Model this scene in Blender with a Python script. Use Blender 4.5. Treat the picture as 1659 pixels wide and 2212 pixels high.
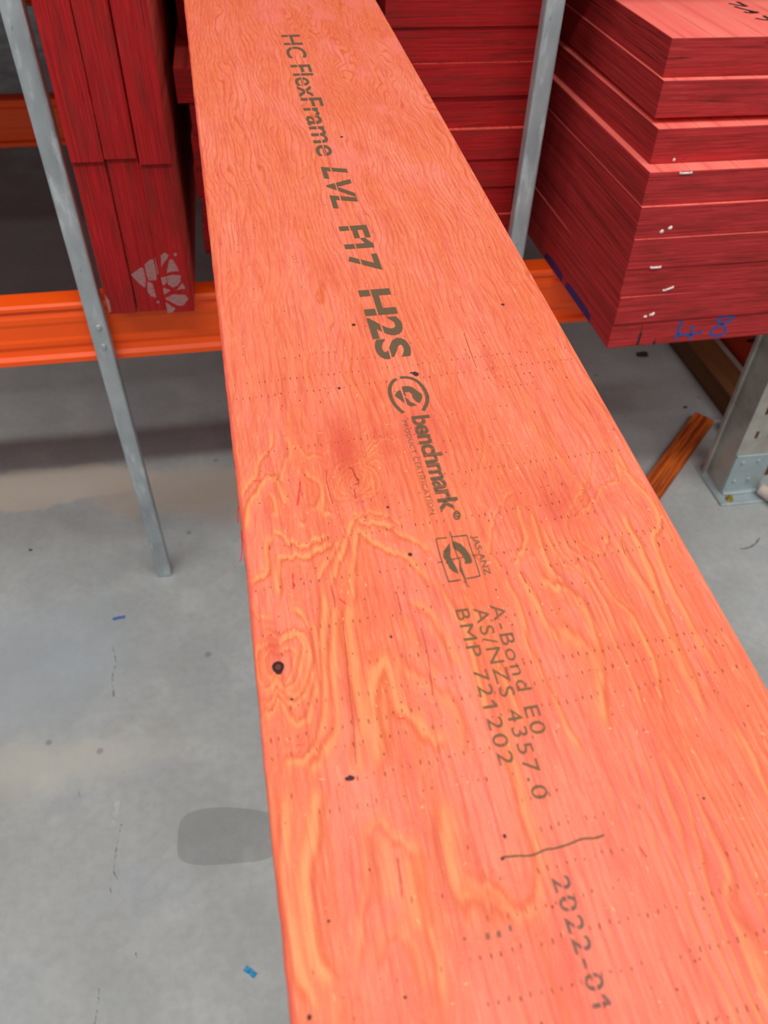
import bpy, bmesh, math, random
import numpy as np
from mathutils import Vector, Matrix

# ------------------------------------------------------------------ clear
for o in list(bpy.data.objects):
    bpy.data.objects.remove(o, do_unlink=True)
SC = bpy.context.scene
COL = SC.collection
random.seed(7)
rng = np.random.default_rng(11)

# ------------------------------------------------------------------ camera
IMG_W, IMG_H, F_PX = 1659.0, 2212.0, 1721.374
R = np.array([[0.9868847148309132, -0.09420652470182278, 0.13108657573036167],
              [-0.15947295565801242, -0.6949191886400236, 0.7011816438509988],
              [0.02503869099622811, -0.7128902103153727, -0.7008285182480085]])
CAM = np.array([0.0, 0.0, 1.4])
cd = bpy.data.cameras.new('camera')
cam = bpy.data.objects.new('camera', cd)
COL.objects.link(cam)
cd.sensor_fit = 'VERTICAL'
cd.sensor_height = 24.0
cd.sensor_width = 18.0
cd.lens = F_PX / IMG_H * 24.0
cd.clip_start = 0.02
rt, up, bk = R[:, 0], -R[:, 1], -R[:, 2]
cam.matrix_world = Matrix(((rt[0], up[0], bk[0], CAM[0]), (rt[1], up[1], bk[1], CAM[1]),
                           (rt[2], up[2], bk[2], CAM[2]), (0, 0, 0, 1)))
cd.dof.use_dof = True
cd.dof.focus_distance = 0.62
cd.dof.aperture_fstop = cd.lens / 2.6
SC.camera = cam

# ------------------------------------------------------------------ world, lamps, exposure
wd = bpy.data.worlds.new('warehouse_air')
SC.world = wd
wd.use_nodes = True
wd.node_tree.nodes['Background'].inputs[0].default_value = (0.93, 0.97, 1.0, 1)
wd.node_tree.nodes['Background'].inputs[1].default_value = 0.24


def strip_light(name, y, z, watts, length=9.0, width=0.35, x=0.0):
    d = bpy.data.lights.new(name, 'AREA')
    d.shape = 'RECTANGLE'
    d.size = length
    d.size_y = width
    d.energy = watts
    d.color = (1.0, 0.985, 0.955)
    o = bpy.data.objects.new(name, d)
    COL.objects.link(o)
    o.location = (x, y, z)
    return o


strip_light('lamp_row_near', -2.5, 6.0, 322)
strip_light('lamp_row_far', -5.9, 6.0, 170)
strip_light('lamp_row_aisle', -0.2, 6.0, 150, width=1.2)
SC.view_settings.view_transform = 'Standard'
SC.view_settings.look = 'None'
SC.view_settings.exposure = 0.08
SC.view_settings.gamma = 1.0
SC.view_settings.use_curve_mapping = False


# ------------------------------------------------------------------ helpers: geometry
def ray(px, py):
    return R @ np.array([px - IMG_W / 2, py - IMG_H / 2, F_PX])


def on_plane(px, py, p0, n):
    d = ray(px, py)
    t = np.dot(np.asarray(p0) - CAM, n) / np.dot(d, n)
    return CAM + t * d


def onz(px, py, z):
    return on_plane(px, py, (0, 0, z), np.array([0, 0, 1.0]))


def ony(px, py, y):
    return on_plane(px, py, (0, y, 0), np.array([0, 1.0, 0]))


def onx(px, py, x):
    return on_plane(px, py, (x, 0, 0), np.array([1.0, 0, 0]))


def obj(name, mesh, mats=(), parent=None, label=None, cat=None, group=None, kind=None, loc=None, rotz=0.0):
    o = bpy.data.objects.new(name, mesh)
    COL.objects.link(o)
    if not isinstance(mats, (list, tuple)):
        mats = [mats]
    if mesh is not None and len(mesh.materials) == 0:
        for m in mats:
            mesh.materials.append(m)
    if parent is not None:
        o.parent = parent
    if label:
        o['label'] = label
    if cat:
        o['category'] = cat
    if group:
        o['group'] = group
    if kind:
        o['kind'] = kind
    if loc is not None:
        o.location = loc
    if rotz:
        o.rotation_euler = (0, 0, rotz)
    return o


def mesh_from(verts, faces, smooth=False, name='mesh'):
    me = bpy.data.meshes.new(name)
    me.from_pydata([tuple(map(float, v)) for v in verts], [], [tuple(f) for f in faces])
    me.update()
    if smooth:
        for p in me.polygons:
            p.use_smooth = True
    return me


def bm_mesh(bm, name='mesh', smooth=False):
    me = bpy.data.meshes.new(name)
    bm.normal_update()
    bm.to_mesh(me)
    bm.free()
    if smooth:
        for p in me.polygons:
            p.use_smooth = True
    return me


def add_box(bm, x0, x1, y0, y1, z0, z1, bevel=0.0, segs=1):
    vs = [bm.verts.new(p) for p in ((x0, y0, z0), (x1, y0, z0), (x1, y1, z0), (x0, y1, z0),
                                    (x0, y0, z1), (x1, y0, z1), (x1, y1, z1), (x0, y1, z1))]
    fs = [bm.faces.new([vs[i] for i in f]) for f in ((3, 2, 1, 0), (4, 5, 6, 7), (0, 1, 5, 4), (1, 2, 6, 5),
                                                    (2, 3, 7, 6), (3, 0, 4, 7))]
    if bevel > 0:
        es = list({e for f in fs for e in f.edges})
        bmesh.ops.bevel(bm, geom=es, offset=bevel, segments=segs, affect='EDGES', profile=0.5)


def box_mesh(x0, x1, y0, y1, z0, z1, bevel=0.0, segs=1):
    bm = bmesh.new()
    add_box(bm, x0, x1, y0, y1, z0, z1, bevel, segs)
    return bm_mesh(bm)


def add_cyl(bm, c, axis, r, h, n=16, r2=None):
    """cylinder from c along axis by h, capped"""
    r2 = r if r2 is None else r2
    a = Vector(axis).normalized()
    t = Vector((0, 0, 1)) if abs(a.z) < 0.9 else Vector((1, 0, 0))
    e1 = a.cross(t).normalized()
    e2 = a.cross(e1)
    c = Vector(c)
    b0 = [bm.verts.new(c + (e1 * math.cos(k * 2 * math.pi / n) + e2 * math.sin(k * 2 * math.pi / n)) * r) for k in range(n)]
    b1 = [bm.verts.new(c + a * h + (e1 * math.cos(k * 2 * math.pi / n) + e2 * math.sin(k * 2 * math.pi / n)) * r2) for k in range(n)]
    for k in range(n):
        j = (k + 1) % n
        bm.faces.new((b0[k], b0[j], b1[j], b1[k]))
    bm.faces.new(b0[::-1])
    bm.faces.new(b1)


def profile_mesh(prof, x0, x1, nseg=1):
    """extrude a closed (y,z) profile along x"""
    n = len(prof)
    vs, fs = [], []
    for k in range(nseg + 1):
        x = x0 + (x1 - x0) * k / nseg
        vs += [(x, p[0], p[1]) for p in prof]
    for k in range(nseg):
        for i in range(n):
            j = (i + 1) % n
            fs.append((k * n + i, k * n + j, (k + 1) * n + j, (k + 1) * n + i))
    fs.append(tuple(range(n - 1, -1, -1)))
    fs.append(tuple(nseg * n + i for i in range(n)))
    me = mesh_from(vs, fs)
    bm = bmesh.new()
    bm.from_mesh(me)
    bmesh.ops.recalc_face_normals(bm, faces=bm.faces)
    bm.to_mesh(me)
    bm.free()
    return me


def ribbon_into(V, Fc, pts, w, jitter=0.0):
    """flat ribbon in 2D along pts (list of (x,y)), width w or list"""
    pts = np.array(pts, float)
    n = len(pts)
    ws = np.full(n, w) if np.isscalar(w) else np.array(w, float)
    t = np.gradient(pts, axis=0)
    t /= np.linalg.norm(t, axis=1)[:, None] + 1e-12
    nm = np.stack([-t[:, 1], t[:, 0]], 1)
    b = len(V)
    for k in range(n):
        j = 1.0 + (random.uniform(-jitter, jitter) if jitter else 0)
        V.append(tuple(pts[k] + nm[k] * ws[k] / 2 * j))
        V.append(tuple(pts[k] - nm[k] * ws[k] / 2 * j))
    for k in range(n - 1):
        Fc.append((b + 2 * k, b + 2 * k + 1, b + 2 * k + 3, b + 2 * k + 2))


def smooth_pts(pts, n=8):
    """Catmull-Rom resample"""
    P = np.array(pts, float)
    if len(P) < 3:
        t = np.linspace(0, 1, n + 1)[:, None]
        return P[0] * (1 - t) + P[-1] * t
    Q = np.vstack([2 * P[0] - P[1], P, 2 * P[-1] - P[-2]])
    out = []
    for i in range(1, len(Q) - 2):
        p0, p1, p2, p3 = Q[i - 1], Q[i], Q[i + 1], Q[i + 2]
        for k in range(n):
            t = k / n
            out.append(0.5 * (2 * p1 + (p2 - p0) * t + (2 * p0 - 5 * p1 + 4 * p2 - p3) * t * t + (3 * p1 - p0 - 3 * p2 + p3) * t ** 3))
    out.append(P[-1])
    return np.array(out)


def flat_mesh(V2, Fc, frame, off=0.0003):
    """2D verts placed in a 3D frame (origin, ex, ey, normal)"""
    o, ex, ey, n = [np.asarray(a, float) for a in frame]
    me = mesh_from([o + ex * v[0] + ey * v[1] + n * off for v in V2], Fc)
    bm = bmesh.new()
    bm.from_mesh(me)
    for f in bm.faces:
        f.normal_update()
        if f.normal.dot(Vector(n)) < 0:
            f.normal_flip()
    bm.to_mesh(me)
    bm.free()
    return me


# ------------------------------------------------------------------ helpers: materials
def srgb(r, g, b):
    def c(v):
        v /= 255.0
        return v / 12.92 if v <= 0.04045 else ((v + 0.055) / 1.055) ** 2.4
    return (c(r), c(g), c(b), 1.0)


class NT:
    def __init__(self, name, rough=0.6, metallic=0.0, spec=0.4):
        self.m = bpy.data.materials.new(name)
        self.m.use_nodes = True
        self.t = self.m.node_tree
        self.b = self.t.nodes['Principled BSDF']
        self.b.inputs['Roughness'].default_value = rough
        self.b.inputs['Metallic'].default_value = metallic
        self.b.inputs['Specular IOR Level'].default_value = spec
        self._oc = None

    def n(self, typ, **kw):
        nd = self.t.nodes.new(typ)
        for k, v in kw.items():
            setattr(nd, k, v)
        return nd

    def link(self, a, b):
        self.t.links.new(a, b)

    def put(self, sock, v):
        if isinstance(v, bpy.types.NodeSocket):
            self.link(v, sock)
        else:
            sock.default_value = v

    def coord(self, which='Object'):
        if self._oc is None:
            self._oc = self.n('ShaderNodeTexCoord')
        return self._oc.outputs[which]

    def geo_pos(self):
        return self.n('ShaderNodeNewGeometry').outputs['Position']

    def attr(self, name):
        a = self.n('ShaderNodeAttribute')
        a.attribute_name = name
        return a.outputs['Fac']

    def mapping(self, vec, scale=(1, 1, 1), loc=(0, 0, 0), rot=(0, 0, 0)):
        m = self.n('ShaderNodeMapping')
        m.inputs['Scale'].default_value = scale
        m.inputs['Location'].default_value = loc
        m.inputs['Rotation'].default_value = rot
        self.link(vec, m.inputs['Vector'])
        return m.outputs[0]

    def noise(self, vec, scale=1.0, detail=3.0, rough=0.5, dist=0.0, out='Fac'):
        k = self.n('ShaderNodeTexNoise')
        self.link(vec, k.inputs['Vector'])
        k.inputs['Scale'].default_value = scale
        k.inputs['Detail'].default_value = detail
        k.inputs['Roughness'].default_value = rough
        k.inputs['Distortion'].default_value = dist
        return k.outputs[out]

    def math(self, op, a, b=0.0, c=None, clamp=False):
        k = self.n('ShaderNodeMath', operation=op)
        k.use_clamp = clamp
        self.put(k.inputs[0], a)
        self.put(k.inputs[1], b)
        if c is not None:
            self.put(k.inputs[2], c)
        return k.outputs[0]

    def ramp(self, fac, lo, hi, a=0.0, b=1.0, smooth=True):
        k = self.n('ShaderNodeMapRange')
        k.interpolation_type = 'SMOOTHSTEP' if smooth else 'LINEAR'
        k.clamp = True
        self.put(k.inputs[0], fac)
        k.inputs[1].default_value = lo
        k.inputs[2].default_value = hi
        k.inputs[3].default_value = a
        k.inputs[4].default_value = b
        return k.outputs[0]

    def mix(self, fac, a, b, mode='MIX'):
        k = self.n('ShaderNodeMix', data_type='RGBA', blend_type=mode)
        self.put(k.inputs[0], fac)
        self.put(k.inputs[6], a)
        self.put(k.inputs[7], b)
        return k.outputs[2]

    def color(self, c):
        self.put(self.b.inputs['Base Color'], c)

    def bump(self, h, strength=0.2, dist=0.001):
        k = self.n('ShaderNodeBump')
        k.inputs['Strength'].default_value = strength
        k.inputs['Distance'].default_value = dist
        self.link(h, k.inputs['Height'])
        self.link(k.outputs[0], self.b.inputs['Normal'])


def ply_edge_material(name, lo, mid, hi, seed=0.0, dark=0.55):
    """red dyed laminated edge: streaks run along x (end) and y (side), layered in local z"""
    k = NT(name, rough=0.72, spec=0.25)
    oi = k.n('ShaderNodeObjectInfo').outputs['Random']
    sh = k.n('ShaderNodeCombineXYZ')
    k.link(k.math('MULTIPLY', oi, 37.0), sh.inputs[0])
    k.link(k.math('MULTIPLY', oi, 91.0), sh.inputs[2])
    va = k.n('ShaderNodeVectorMath', operation='ADD')
    k.link(k.coord(), va.inputs[0])
    k.link(sh.outputs[0], va.inputs[1])
    v = va.outputs[0]
    n1 = k.noise(k.mapping(v, (5, 2.2, 330)), 1.0, 4.0, 0.55)
    n2 = k.noise(k.mapping(v, (22, 9, 900)), 1.0, 3.0, 0.6)
    n3 = k.noise(k.mapping(v, (9, 4, 60)), 1.0, 3.0, 0.5)
    ck = k.noise(k.mapping(v, (14, 6, 420)), 1.0, 2.0, 0.5)
    c = k.mix(k.ramp(n1, 0.32, 0.68), lo, mid)
    c = k.mix(k.ramp(n2, 0.52, 0.74, 0, 0.6), c, hi)
    n4 = k.noise(k.mapping(v, (6, 2.5, 240), loc=(5, 3, 1)), 1.0, 3, 0.55)
    c = k.mix(k.ramp(n3, 0.46, 0.72, 0, 0.6), c, srgb(112, 30, 22))
    c = k.mix(k.ramp(n4, 0.56, 0.68, 0, 0.6), c, srgb(96, 16, 14))
    c = k.mix(k.ramp(ck, 0.66, 0.72, 0, 0.85), c, srgb(48, 10, 10))
    k.color(c)
    h = k.math('ADD', k.math('MULTIPLY', n1, 0.7), k.math('MULTIPLY', k.ramp(ck, 0.70, 0.76, 0, 1), -1.2))
    k.bump(h, 0.35, 0.0012)
    return k.m


M = {}
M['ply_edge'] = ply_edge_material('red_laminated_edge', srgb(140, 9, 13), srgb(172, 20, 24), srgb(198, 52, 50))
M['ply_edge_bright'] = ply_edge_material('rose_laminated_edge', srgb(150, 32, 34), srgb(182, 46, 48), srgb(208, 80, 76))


def face_veneer(name, base, dark, light):
    k = NT(name, rough=0.6, spec=0.3)
    v = k.coord()
    n1 = k.noise(k.mapping(v, (90, 3, 1)), 1.0, 4.0, 0.6, 0.6)
    n2 = k.noise(k.mapping(v, (25, 1.5, 1)), 1.0, 3.0, 0.5, 0.8)
    n3 = k.noise(k.mapping(v, (420, 14, 1)), 1.0, 2.0, 0.5)
    c = k.mix(k.ramp(n2, 0.35, 0.7), base, light)
    c = k.mix(k.ramp(n1, 0.52, 0.74, 0, 0.7), c, dark)
    c = k.mix(k.ramp(n3, 0.66, 0.8, 0, 0.35), c, dark)
    k.color(c)
    k.bump(n3, 0.2, 0.0004)
    return k.m


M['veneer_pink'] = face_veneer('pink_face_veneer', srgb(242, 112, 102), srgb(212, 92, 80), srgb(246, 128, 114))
M['veneer_red'] = face_veneer('red_face_veneer', srgb(206, 66, 56), srgb(150, 40, 34), srgb(226, 92, 78))


def simple(name, base, var, scale=(8, 8, 8), rough=0.5, metallic=0.0, spec=0.4, lo=0.35, hi=0.7, amt=0.6, bump=0.0, detail=4):
    k = NT(name, rough=rough, metallic=metallic, spec=spec)
    n1 = k.noise(k.mapping(k.coord(), scale), 1.0, detail, 0.6)
    k.color(k.mix(k.ramp(n1, lo, hi, 0, amt), base, var))
    if bump:
        k.bump(n1, bump, 0.001)
    return k.m


# galvanised steel with blotches and pale scuffs
k = NT('galvanised_steel', rough=0.5, metallic=0.35, spec=0.5)
v = k.coord()
n1 = k.noise(k.mapping(v, (60, 60, 18)), 1.0, 4, 0.6)
n2 = k.noise(k.mapping(v, (14, 14, 7)), 1.0, 3, 0.6)
n3 = k.noise(k.mapping(v, (220, 220, 60)), 1.0, 2, 0.6)
c = k.mix(k.ramp(n2, 0.3, 0.7), srgb(146, 152, 156), srgb(176, 182, 184))
c = k.mix(k.ramp(n1, 0.52, 0.72, 0, 0.6), c, srgb(206, 212, 214))
c = k.mix(k.ramp(n3, 0.66, 0.78, 0, 0.5), c, srgb(112, 116, 122))
k.color(c)
k.bump(n1, 0.15, 0.0008)
M['galv'] = k.m
M['zinc'] = simple('zinc_plated_bracket', srgb(158, 172, 176), srgb(182, 194, 196), (20, 20, 20), rough=0.42, metallic=0.4)
M['upright'] = simple('grey_upright_steel', srgb(176, 174, 166), srgb(140, 128, 118), (10, 10, 14), rough=0.5, metallic=0.3)
k = NT('orange_powder_coat', rough=0.42, spec=0.3)
v = k.coord()
n1 = k.noise(k.mapping(v, (6, 30, 30)), 1.0, 3, 0.6)
n2 = k.noise(k.mapping(v, (18, 40, 40), loc=(3, 1, 0)), 1.0, 4, 0.65)
c = k.mix(n1, srgb(250, 90, 18), srgb(242, 78, 12))
c = k.mix(k.ramp(n2, 0.68, 0.78, 0, 0.35), c, srgb(240, 140, 104))
k.color(c)
M['orange'] = k.m
M['orange_dark'] = simple('orange_panel_paint', srgb(196, 52, 8), srgb(170, 40, 6), (3, 3, 3), rough=0.6)
M['brass'] = simple('brass_bolt', srgb(190, 164, 84), srgb(140, 112, 50), (60, 60, 60), rough=0.4, metallic=0.6)
M['timber_brown'] = simple('brown_timber', srgb(112, 70, 34), srgb(74, 42, 20), (30, 3, 60), rough=0.75)
M['timber_orange'] = simple('orange_dyed_offcut', srgb(196, 92, 26), srgb(128, 46, 10), (120, 5, 120), rough=0.6, lo=0.4, hi=0.62, amt=0.9)
M['pale'] = simple('pale_scuffed_card', srgb(196, 180, 172), srgb(150, 128, 116), (30, 30, 30), rough=0.8)
M['staple'] = simple('white_staple', srgb(232, 214, 210), srgb(190, 170, 166), (200, 200, 200), rough=0.5)
M['blue_ink'] = simple('blue_marker', srgb(44, 62, 130), srgb(66, 84, 158), (260, 260, 260), rough=0.6)
M['blue_paint'] = simple('dark_blue_paint', srgb(36, 30, 92), srgb(46, 38, 104), (60, 60, 60), rough=0.6)
M['black_ink'] = simple('black_marker', srgb(26, 20, 18), srgb(50, 40, 36), (90, 90, 90), rough=0.7)
M['blue_tape'] = simple('blue_plastic_tape', srgb(24, 116, 168), srgb(74, 160, 204), (300, 300, 300), rough=0.35)
M['blue_tape2'] = simple('dull_blue_tape', srgb(72, 100, 158), srgb(90, 118, 170), (200, 200, 200), rough=0.5)


def print_material(name, col, alpha, lines=None, wear=0.5, uvname='print'):
    """thin ink: lets wood through, with dropped nozzle lines and wear"""
    k = NT(name, rough=0.8, spec=0.15)
    k.color(col)
    uv = k.n('ShaderNodeUVMap')
    uv.uv_map = uvname
    sep = k.n('ShaderNodeSeparateXYZ')
    k.link(uv.outputs[0], sep.inputs[0])
    a = alpha
    n1 = k.noise(k.mapping(k.coord(), (900, 160, 100)), 1.0, 3, 0.6)
    a = k.math('MULTIPLY', k.ramp(n1, 0.30, 0.30 + 0.25 * wear + 0.01, 1 - wear, 1.0), alpha)
    if lines:
        for (y0, hw) in lines:
            wob = k.math('ADD', sep.outputs[1], -y0)
            d = k.math('ABSOLUTE', wob)
            a = k.math('MULTIPLY', a, k.ramp(d, hw * 0.7, hw * 1.2))
    if name.startswith('striped'):
        s = k.math('SINE', k.math('MULTIPLY', sep.outputs[0], 2 * math.pi * 4.4))
        a = k.math('MULTIPLY', a, k.ramp(s, -0.75, -0.2, 0.6, 1))
    k.put(k.b.inputs['Alpha'], a)
    return k.m


INK = srgb(102, 86, 64)
M['ink'] = print_material('stamp_ink', INK, 0.88, [(0.36, 0.03)], 0.25)
M['ink_solid'] = print_material('stamp_ink_solid', INK, 0.85, None, 0.45)
M['ink_stripe'] = print_material('striped_stamp_ink', INK, 0.85, None, 0.4)
M['ink_thin'] = print_material('stamp_ink_thin', srgb(116, 94, 66), 0.8, None, 0.6)
M['ink_date'] = print_material('stamp_ink_date', srgb(108, 94, 86), 0.75, [(0.5, 0.07)], 0.75)
M['white_stamp'] = print_material('chalky_white_stamp', srgb(186, 152, 148), 0.5, None, 0.75)


# ------------------------------------------------------------------ floor
def floor_material():
    k = NT('grey_concrete', rough=0.42, spec=0.45)
    v = k.coord()
    sep = k.n('ShaderNodeSeparateXYZ')
    nb = k.noise(k.mapping(v, (1.6, 1.6, 1)), 1.0, 5, 0.6)
    nm = k.noise(k.mapping(v, (7, 7, 1)), 1.0, 5, 0.6)
    nf = k.noise(k.mapping(v, (60, 60, 1)), 1.0, 4, 0.6)
    wv = k.n('ShaderNodeVectorMath', operation='ADD')
    k.link(v, wv.inputs[0])
    wn = k.n('ShaderNodeVectorMath', operation='SCALE')
    wn.inputs['Scale'].default_value = 0.10
    ws = k.n('ShaderNodeVectorMath', operation='SUBTRACT')
    k.link(k.noise(k.mapping(v, (9, 9, 1)), 1.0, 4, 0.6, out='Color'), ws.inputs[0])
    ws.inputs[1].default_value = (0.5, 0.5, 0.5)
    k.link(ws.outputs[0], wn.inputs[0])
    k.link(wn.outputs[0], wv.inputs[1])
    k.link(wv.outputs[0], sep.inputs[0])
    c = k.mix(k.ramp(nb, 0.3, 0.7), srgb(150, 154, 153), srgb(169, 173, 172))
    c = k.mix(k.ramp(nm, 0.42, 0.72, 0, 0.55), c, srgb(180, 184, 182))
    c = k.mix(k.ramp(k.noise(k.mapping(v, (4, 4, 1), loc=(4, 7, 0)), 1.0, 3, 0.5), 0.5, 0.7, 0, 0.5), c, srgb(152, 162, 168))
    c = k.mix(k.ramp(nf, 0.35, 0.7, 0, 0.3), c, srgb(140, 141, 138))

    def blob(cx, cy, rx, ry, soft, col, amt, col_in, edge_noise=True):
        sp = sep if edge_noise else None
        dx = k.math('DIVIDE', k.math('SUBTRACT', sp.outputs[0], cx), rx)
        dy = k.math('DIVIDE', k.math('SUBTRACT', sp.outputs[1], cy), ry)
        d = k.math('SQRT', k.math('ADD', k.math('MULTIPLY', dx, dx), k.math('MULTIPLY', dy, dy)))
        return k.mix(k.ramp(d, 1.0 - soft, 1.0 + soft, amt, 0.0), col_in, col)
    # tan water stain across the floor below the rack, pale smear, bluish patch
    c = blob(-0.62, 1.61, 0.30, 0.075, 0.10, srgb(190, 180, 166), 0.8, c)
    c = blob(-0.22, 1.55, 0.24, 0.085, 0.25, srgb(182, 170, 156), 0.6, c)
    c = blob(-0.06, 1.50, 0.20, 0.10, 0.4, srgb(172, 160, 146), 0.55, c)
    c = blob(-0.55, 1.05, 0.22, 0.16, 0.6, srgb(158, 170, 178), 0.5, c)
    c = blob(-0.48, 0.82, 0.20, 0.05, 0.7, srgb(194, 193, 180), 0.45, c)
    # pits
    vo = k.n('ShaderNodeTexVoronoi')
    k.link(k.mapping(v, (9, 9, 1)), vo.inputs['Vector'])
    vo.inputs['Scale'].default_value = 1.0
    pit = k.ramp(vo.outputs['Distance'], 0.03, 0.085, 1, 0)
    c = k.mix(k.math('MULTIPLY', pit, 0.5), c, srgb(98, 98, 94))
    k.color(c)
    k.put(k.b.inputs['Roughness'], k.ramp(nm, 0.3, 0.7, 0.36, 0.55))
    k.bump(k.math('ADD', nf, k.math('MULTIPLY', pit, -0.8)), 0.12, 0.001)
    return k.m


M['concrete'] = floor_material()
floor = obj('floor', box_mesh(-14, 14, -14, 14, -0.15, 0.0), M['concrete'], kind='structure')
FLOORF = ((0, 0, 0), (1, 0, 0), (0, 1, 0), (0, 0, 1))


def decal_mat(name, col, alpha, scale=60, lo=0.35, hi=0.6):
    k = NT(name, rough=0.7, spec=0.2)
    k.color(col)
    n1 = k.noise(k.mapping(k.coord(), (scale, scale, scale)), 1.0, 4, 0.65)
    k.put(k.b.inputs['Alpha'], k.math('MULTIPLY', k.ramp(n1, lo, hi), alpha))
    return k.m


def px_floor(pts):
    return [tuple(onz(x, y, 0)[:2]) for x, y in pts]


# hairline cracks, slightly darker oval patch, chalk smear and scuff on the floor
M['crack'] = decal_mat('floor_crack_dark', srgb(96, 96, 92), 0.42, 90, 0.42, 0.62)
V, Fc = [], []
for pts, w in (([(243, 1395), (250, 1430), (243, 1462), (246, 1505)], 0.0035),
               ([(262, 1780), (252, 1830), (246, 1880), (255, 1900)], 0.0035),
               ([(214, 2135), (212, 2170), (205, 2212)], 0.0025),
               ([(288, 2042), (296, 2070)], 0.002), ([(170, 1708), (173, 1725)], 0.002),
               ([(237, 1915), (240, 1930)], 0.002)):
    ribbon_into(V, Fc, smooth_pts(px_floor(pts), 6), w, 0.5)
obj('hairline_crack', flat_mesh(V, Fc, FLOORF, 0.0004), M['crack'], floor)
M['dark_oval'] = decal_mat('oval_patch_dark', srgb(108, 108, 104), 0.16, 16, 0.05, 0.4)
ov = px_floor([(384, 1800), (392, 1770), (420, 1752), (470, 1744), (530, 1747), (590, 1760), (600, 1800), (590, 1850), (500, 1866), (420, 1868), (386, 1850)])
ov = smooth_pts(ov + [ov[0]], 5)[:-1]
obj('oval_patch', flat_mesh(list(map(tuple, ov)), [tuple(range(len(ov)))], FLOORF, 0.0003), M['dark_oval'], floor)
M['chalk'] = decal_mat('chalk_smear_white', srgb(196, 198, 198), 0.7, 70, 0.3, 0.6)
V, Fc = [], []
ribbon_into(V, Fc, smooth_pts(px_floor([(254, 1730), (250, 1755), (247, 1788)]), 5), [0.008] * 5 + [0.011] * 6, 0.3)
obj('chalk_smear', flat_mesh(V, Fc, FLOORF, 0.0004), M['chalk'], floor)
M['scuff'] = decal_mat('blue_grey_scuff', srgb(104, 118, 132), 0.7, 50, 0.2, 0.5)
V, Fc = [], []
ribbon_into(V, Fc, smooth_pts(px_floor([(1600, 1186), (1618, 1183), (1632, 1174), (1641, 1162)]), 6), 0.004, 0.4)
obj('scuff_mark', flat_mesh(V, Fc, FLOORF, 0.0004), M['scuff'], floor)
V, Fc = [], []
for (x, y, r) in ((1388, 765, 0.018), (1480, 880, 0.006), (66, 1188 // 1, 0.004)):
    p = onz(x, y, 0)
    b = len(V)
    for i in range(14):
        a = i * 2 * math.pi / 14
        rr = r * random.uniform(0.7, 1.2)
        V.append((p[0] + 1.3 * rr * math.cos(a), p[1] + rr * math.sin(a)))
    Fc.append(tuple(range(b, b + 14)))
obj('tar_spot', flat_mesh(V, Fc, FLOORF, 0.0004), decal_mat('tar_spot_dark', srgb(52, 52, 50), 0.8, 30, 0.1, 0.3), floor)


def scrap(name, px, size, rot, mat, label, curl=0.002):
    p = onz(px[0], px[1], 0)
    bm = bmesh.new()
    n = 8
    L, Wd, t = size
    rows = []
    for i in range(n + 1):
        s = i / n - 0.5
        zc = 0.0004 + curl * (2 * s) ** 2 + (0.0006 if i == 4 else 0)
        jag = 0.0005 * math.sin(i * 5.1)
        rows.append([bm.verts.new((s * L, -Wd / 2 + jag, zc)), bm.verts.new((s * L, Wd / 2 + jag, zc)),
                     bm.verts.new((s * L, Wd / 2 + jag, zc + t)), bm.verts.new((s * L, -Wd / 2 + jag, zc + t))])
    for i in range(n):
        for j in range(4):
            bm.faces.new((rows[i][j], rows[i][(j + 1) % 4], rows[i + 1][(j + 1) % 4], rows[i + 1][j]))
    bm.faces.new(rows[0])
    bm.faces.new(rows[-1][::-1])
    bmesh.ops.recalc_face_normals(bm, faces=bm.faces)
    o = obj(name, bm_mesh(bm), mat, label=label, cat='tape scrap', loc=(p[0], p[1], 0), rotz=rot)
    return o


scrap('tape_scrap', (541, 2100), (0.021, 0.0085, 0.0004), math.radians(-42), M['blue_tape'],
      'bright blue torn scrap of plastic tape on concrete near the bottom edge', 0.0012)
scrap('tape_scrap', (257, 1335), (0.026, 0.008, 0.0003), math.radians(6), M['blue_tape2'],
      'small dull blue strip of tape on concrete below the galvanised post', 0.0004)

# ------------------------------------------------------------------ racking beams
ROT = math.radians(1.35)
ZT = 0.69


def beam_profile(y0, z0, zt, depth=0.045):
    """front face at y0: top lip, upper groove, flat web, lower groove, rolled bottom flange"""
    h = zt - z0
    return [(y0, zt - 0.004), (y0 + 0.004, zt), (y0 + depth, zt), (y0 + depth, z0), (y0 + 0.004, z0), (y0 - 0.002, z0 + 0.004),
            (y0 - 0.002, z0 + 0.013), (y0 + 0.004, z0 + 0.019), (y0 + 0.006, z0 + 0.030), (y0 + 0.003, z0 + 0.038),
            (y0 + 0.003, z0 + 0.046), (y0 + 0.0045, z0 + 0.052), (y0 + 0.0045, z0 + h - 0.042), (y0 + 0.003, z0 + h - 0.036),
            (y0 + 0.003, z0 + h - 0.026), (y0 + 0.006, z0 + h - 0.020), (y0 + 0.006, z0 + h - 0.013), (y0, z0 + h - 0.010)]


def rack_beam(ypos, xc, label, x0=-3.0, x1=1.10, z0=0.572):
    prof = beam_profile(0.0, z0, ZT)
    me = profile_mesh(prof, x0 - xc, x1 - xc)
    o = obj('rack_beam', me, M['orange'], label=label, cat='rack beam', group='orange beams of the pallet rack')
    o.location = (xc, ypos, 0)
    o.rotation_euler = (0, 0, ROT)
    return o


rack_beam(1.2835, -0.2, 'front orange steel rack beam behind the two galvanised posts')
rack_beam(2.352, -0.5, 'middle orange rack beam seen left of the upright red boards', z0=0.568)
rack_beam(3.885, -0.9, 'farthest orange rack beam peeking at the top left corner', z0=0.568)


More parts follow.
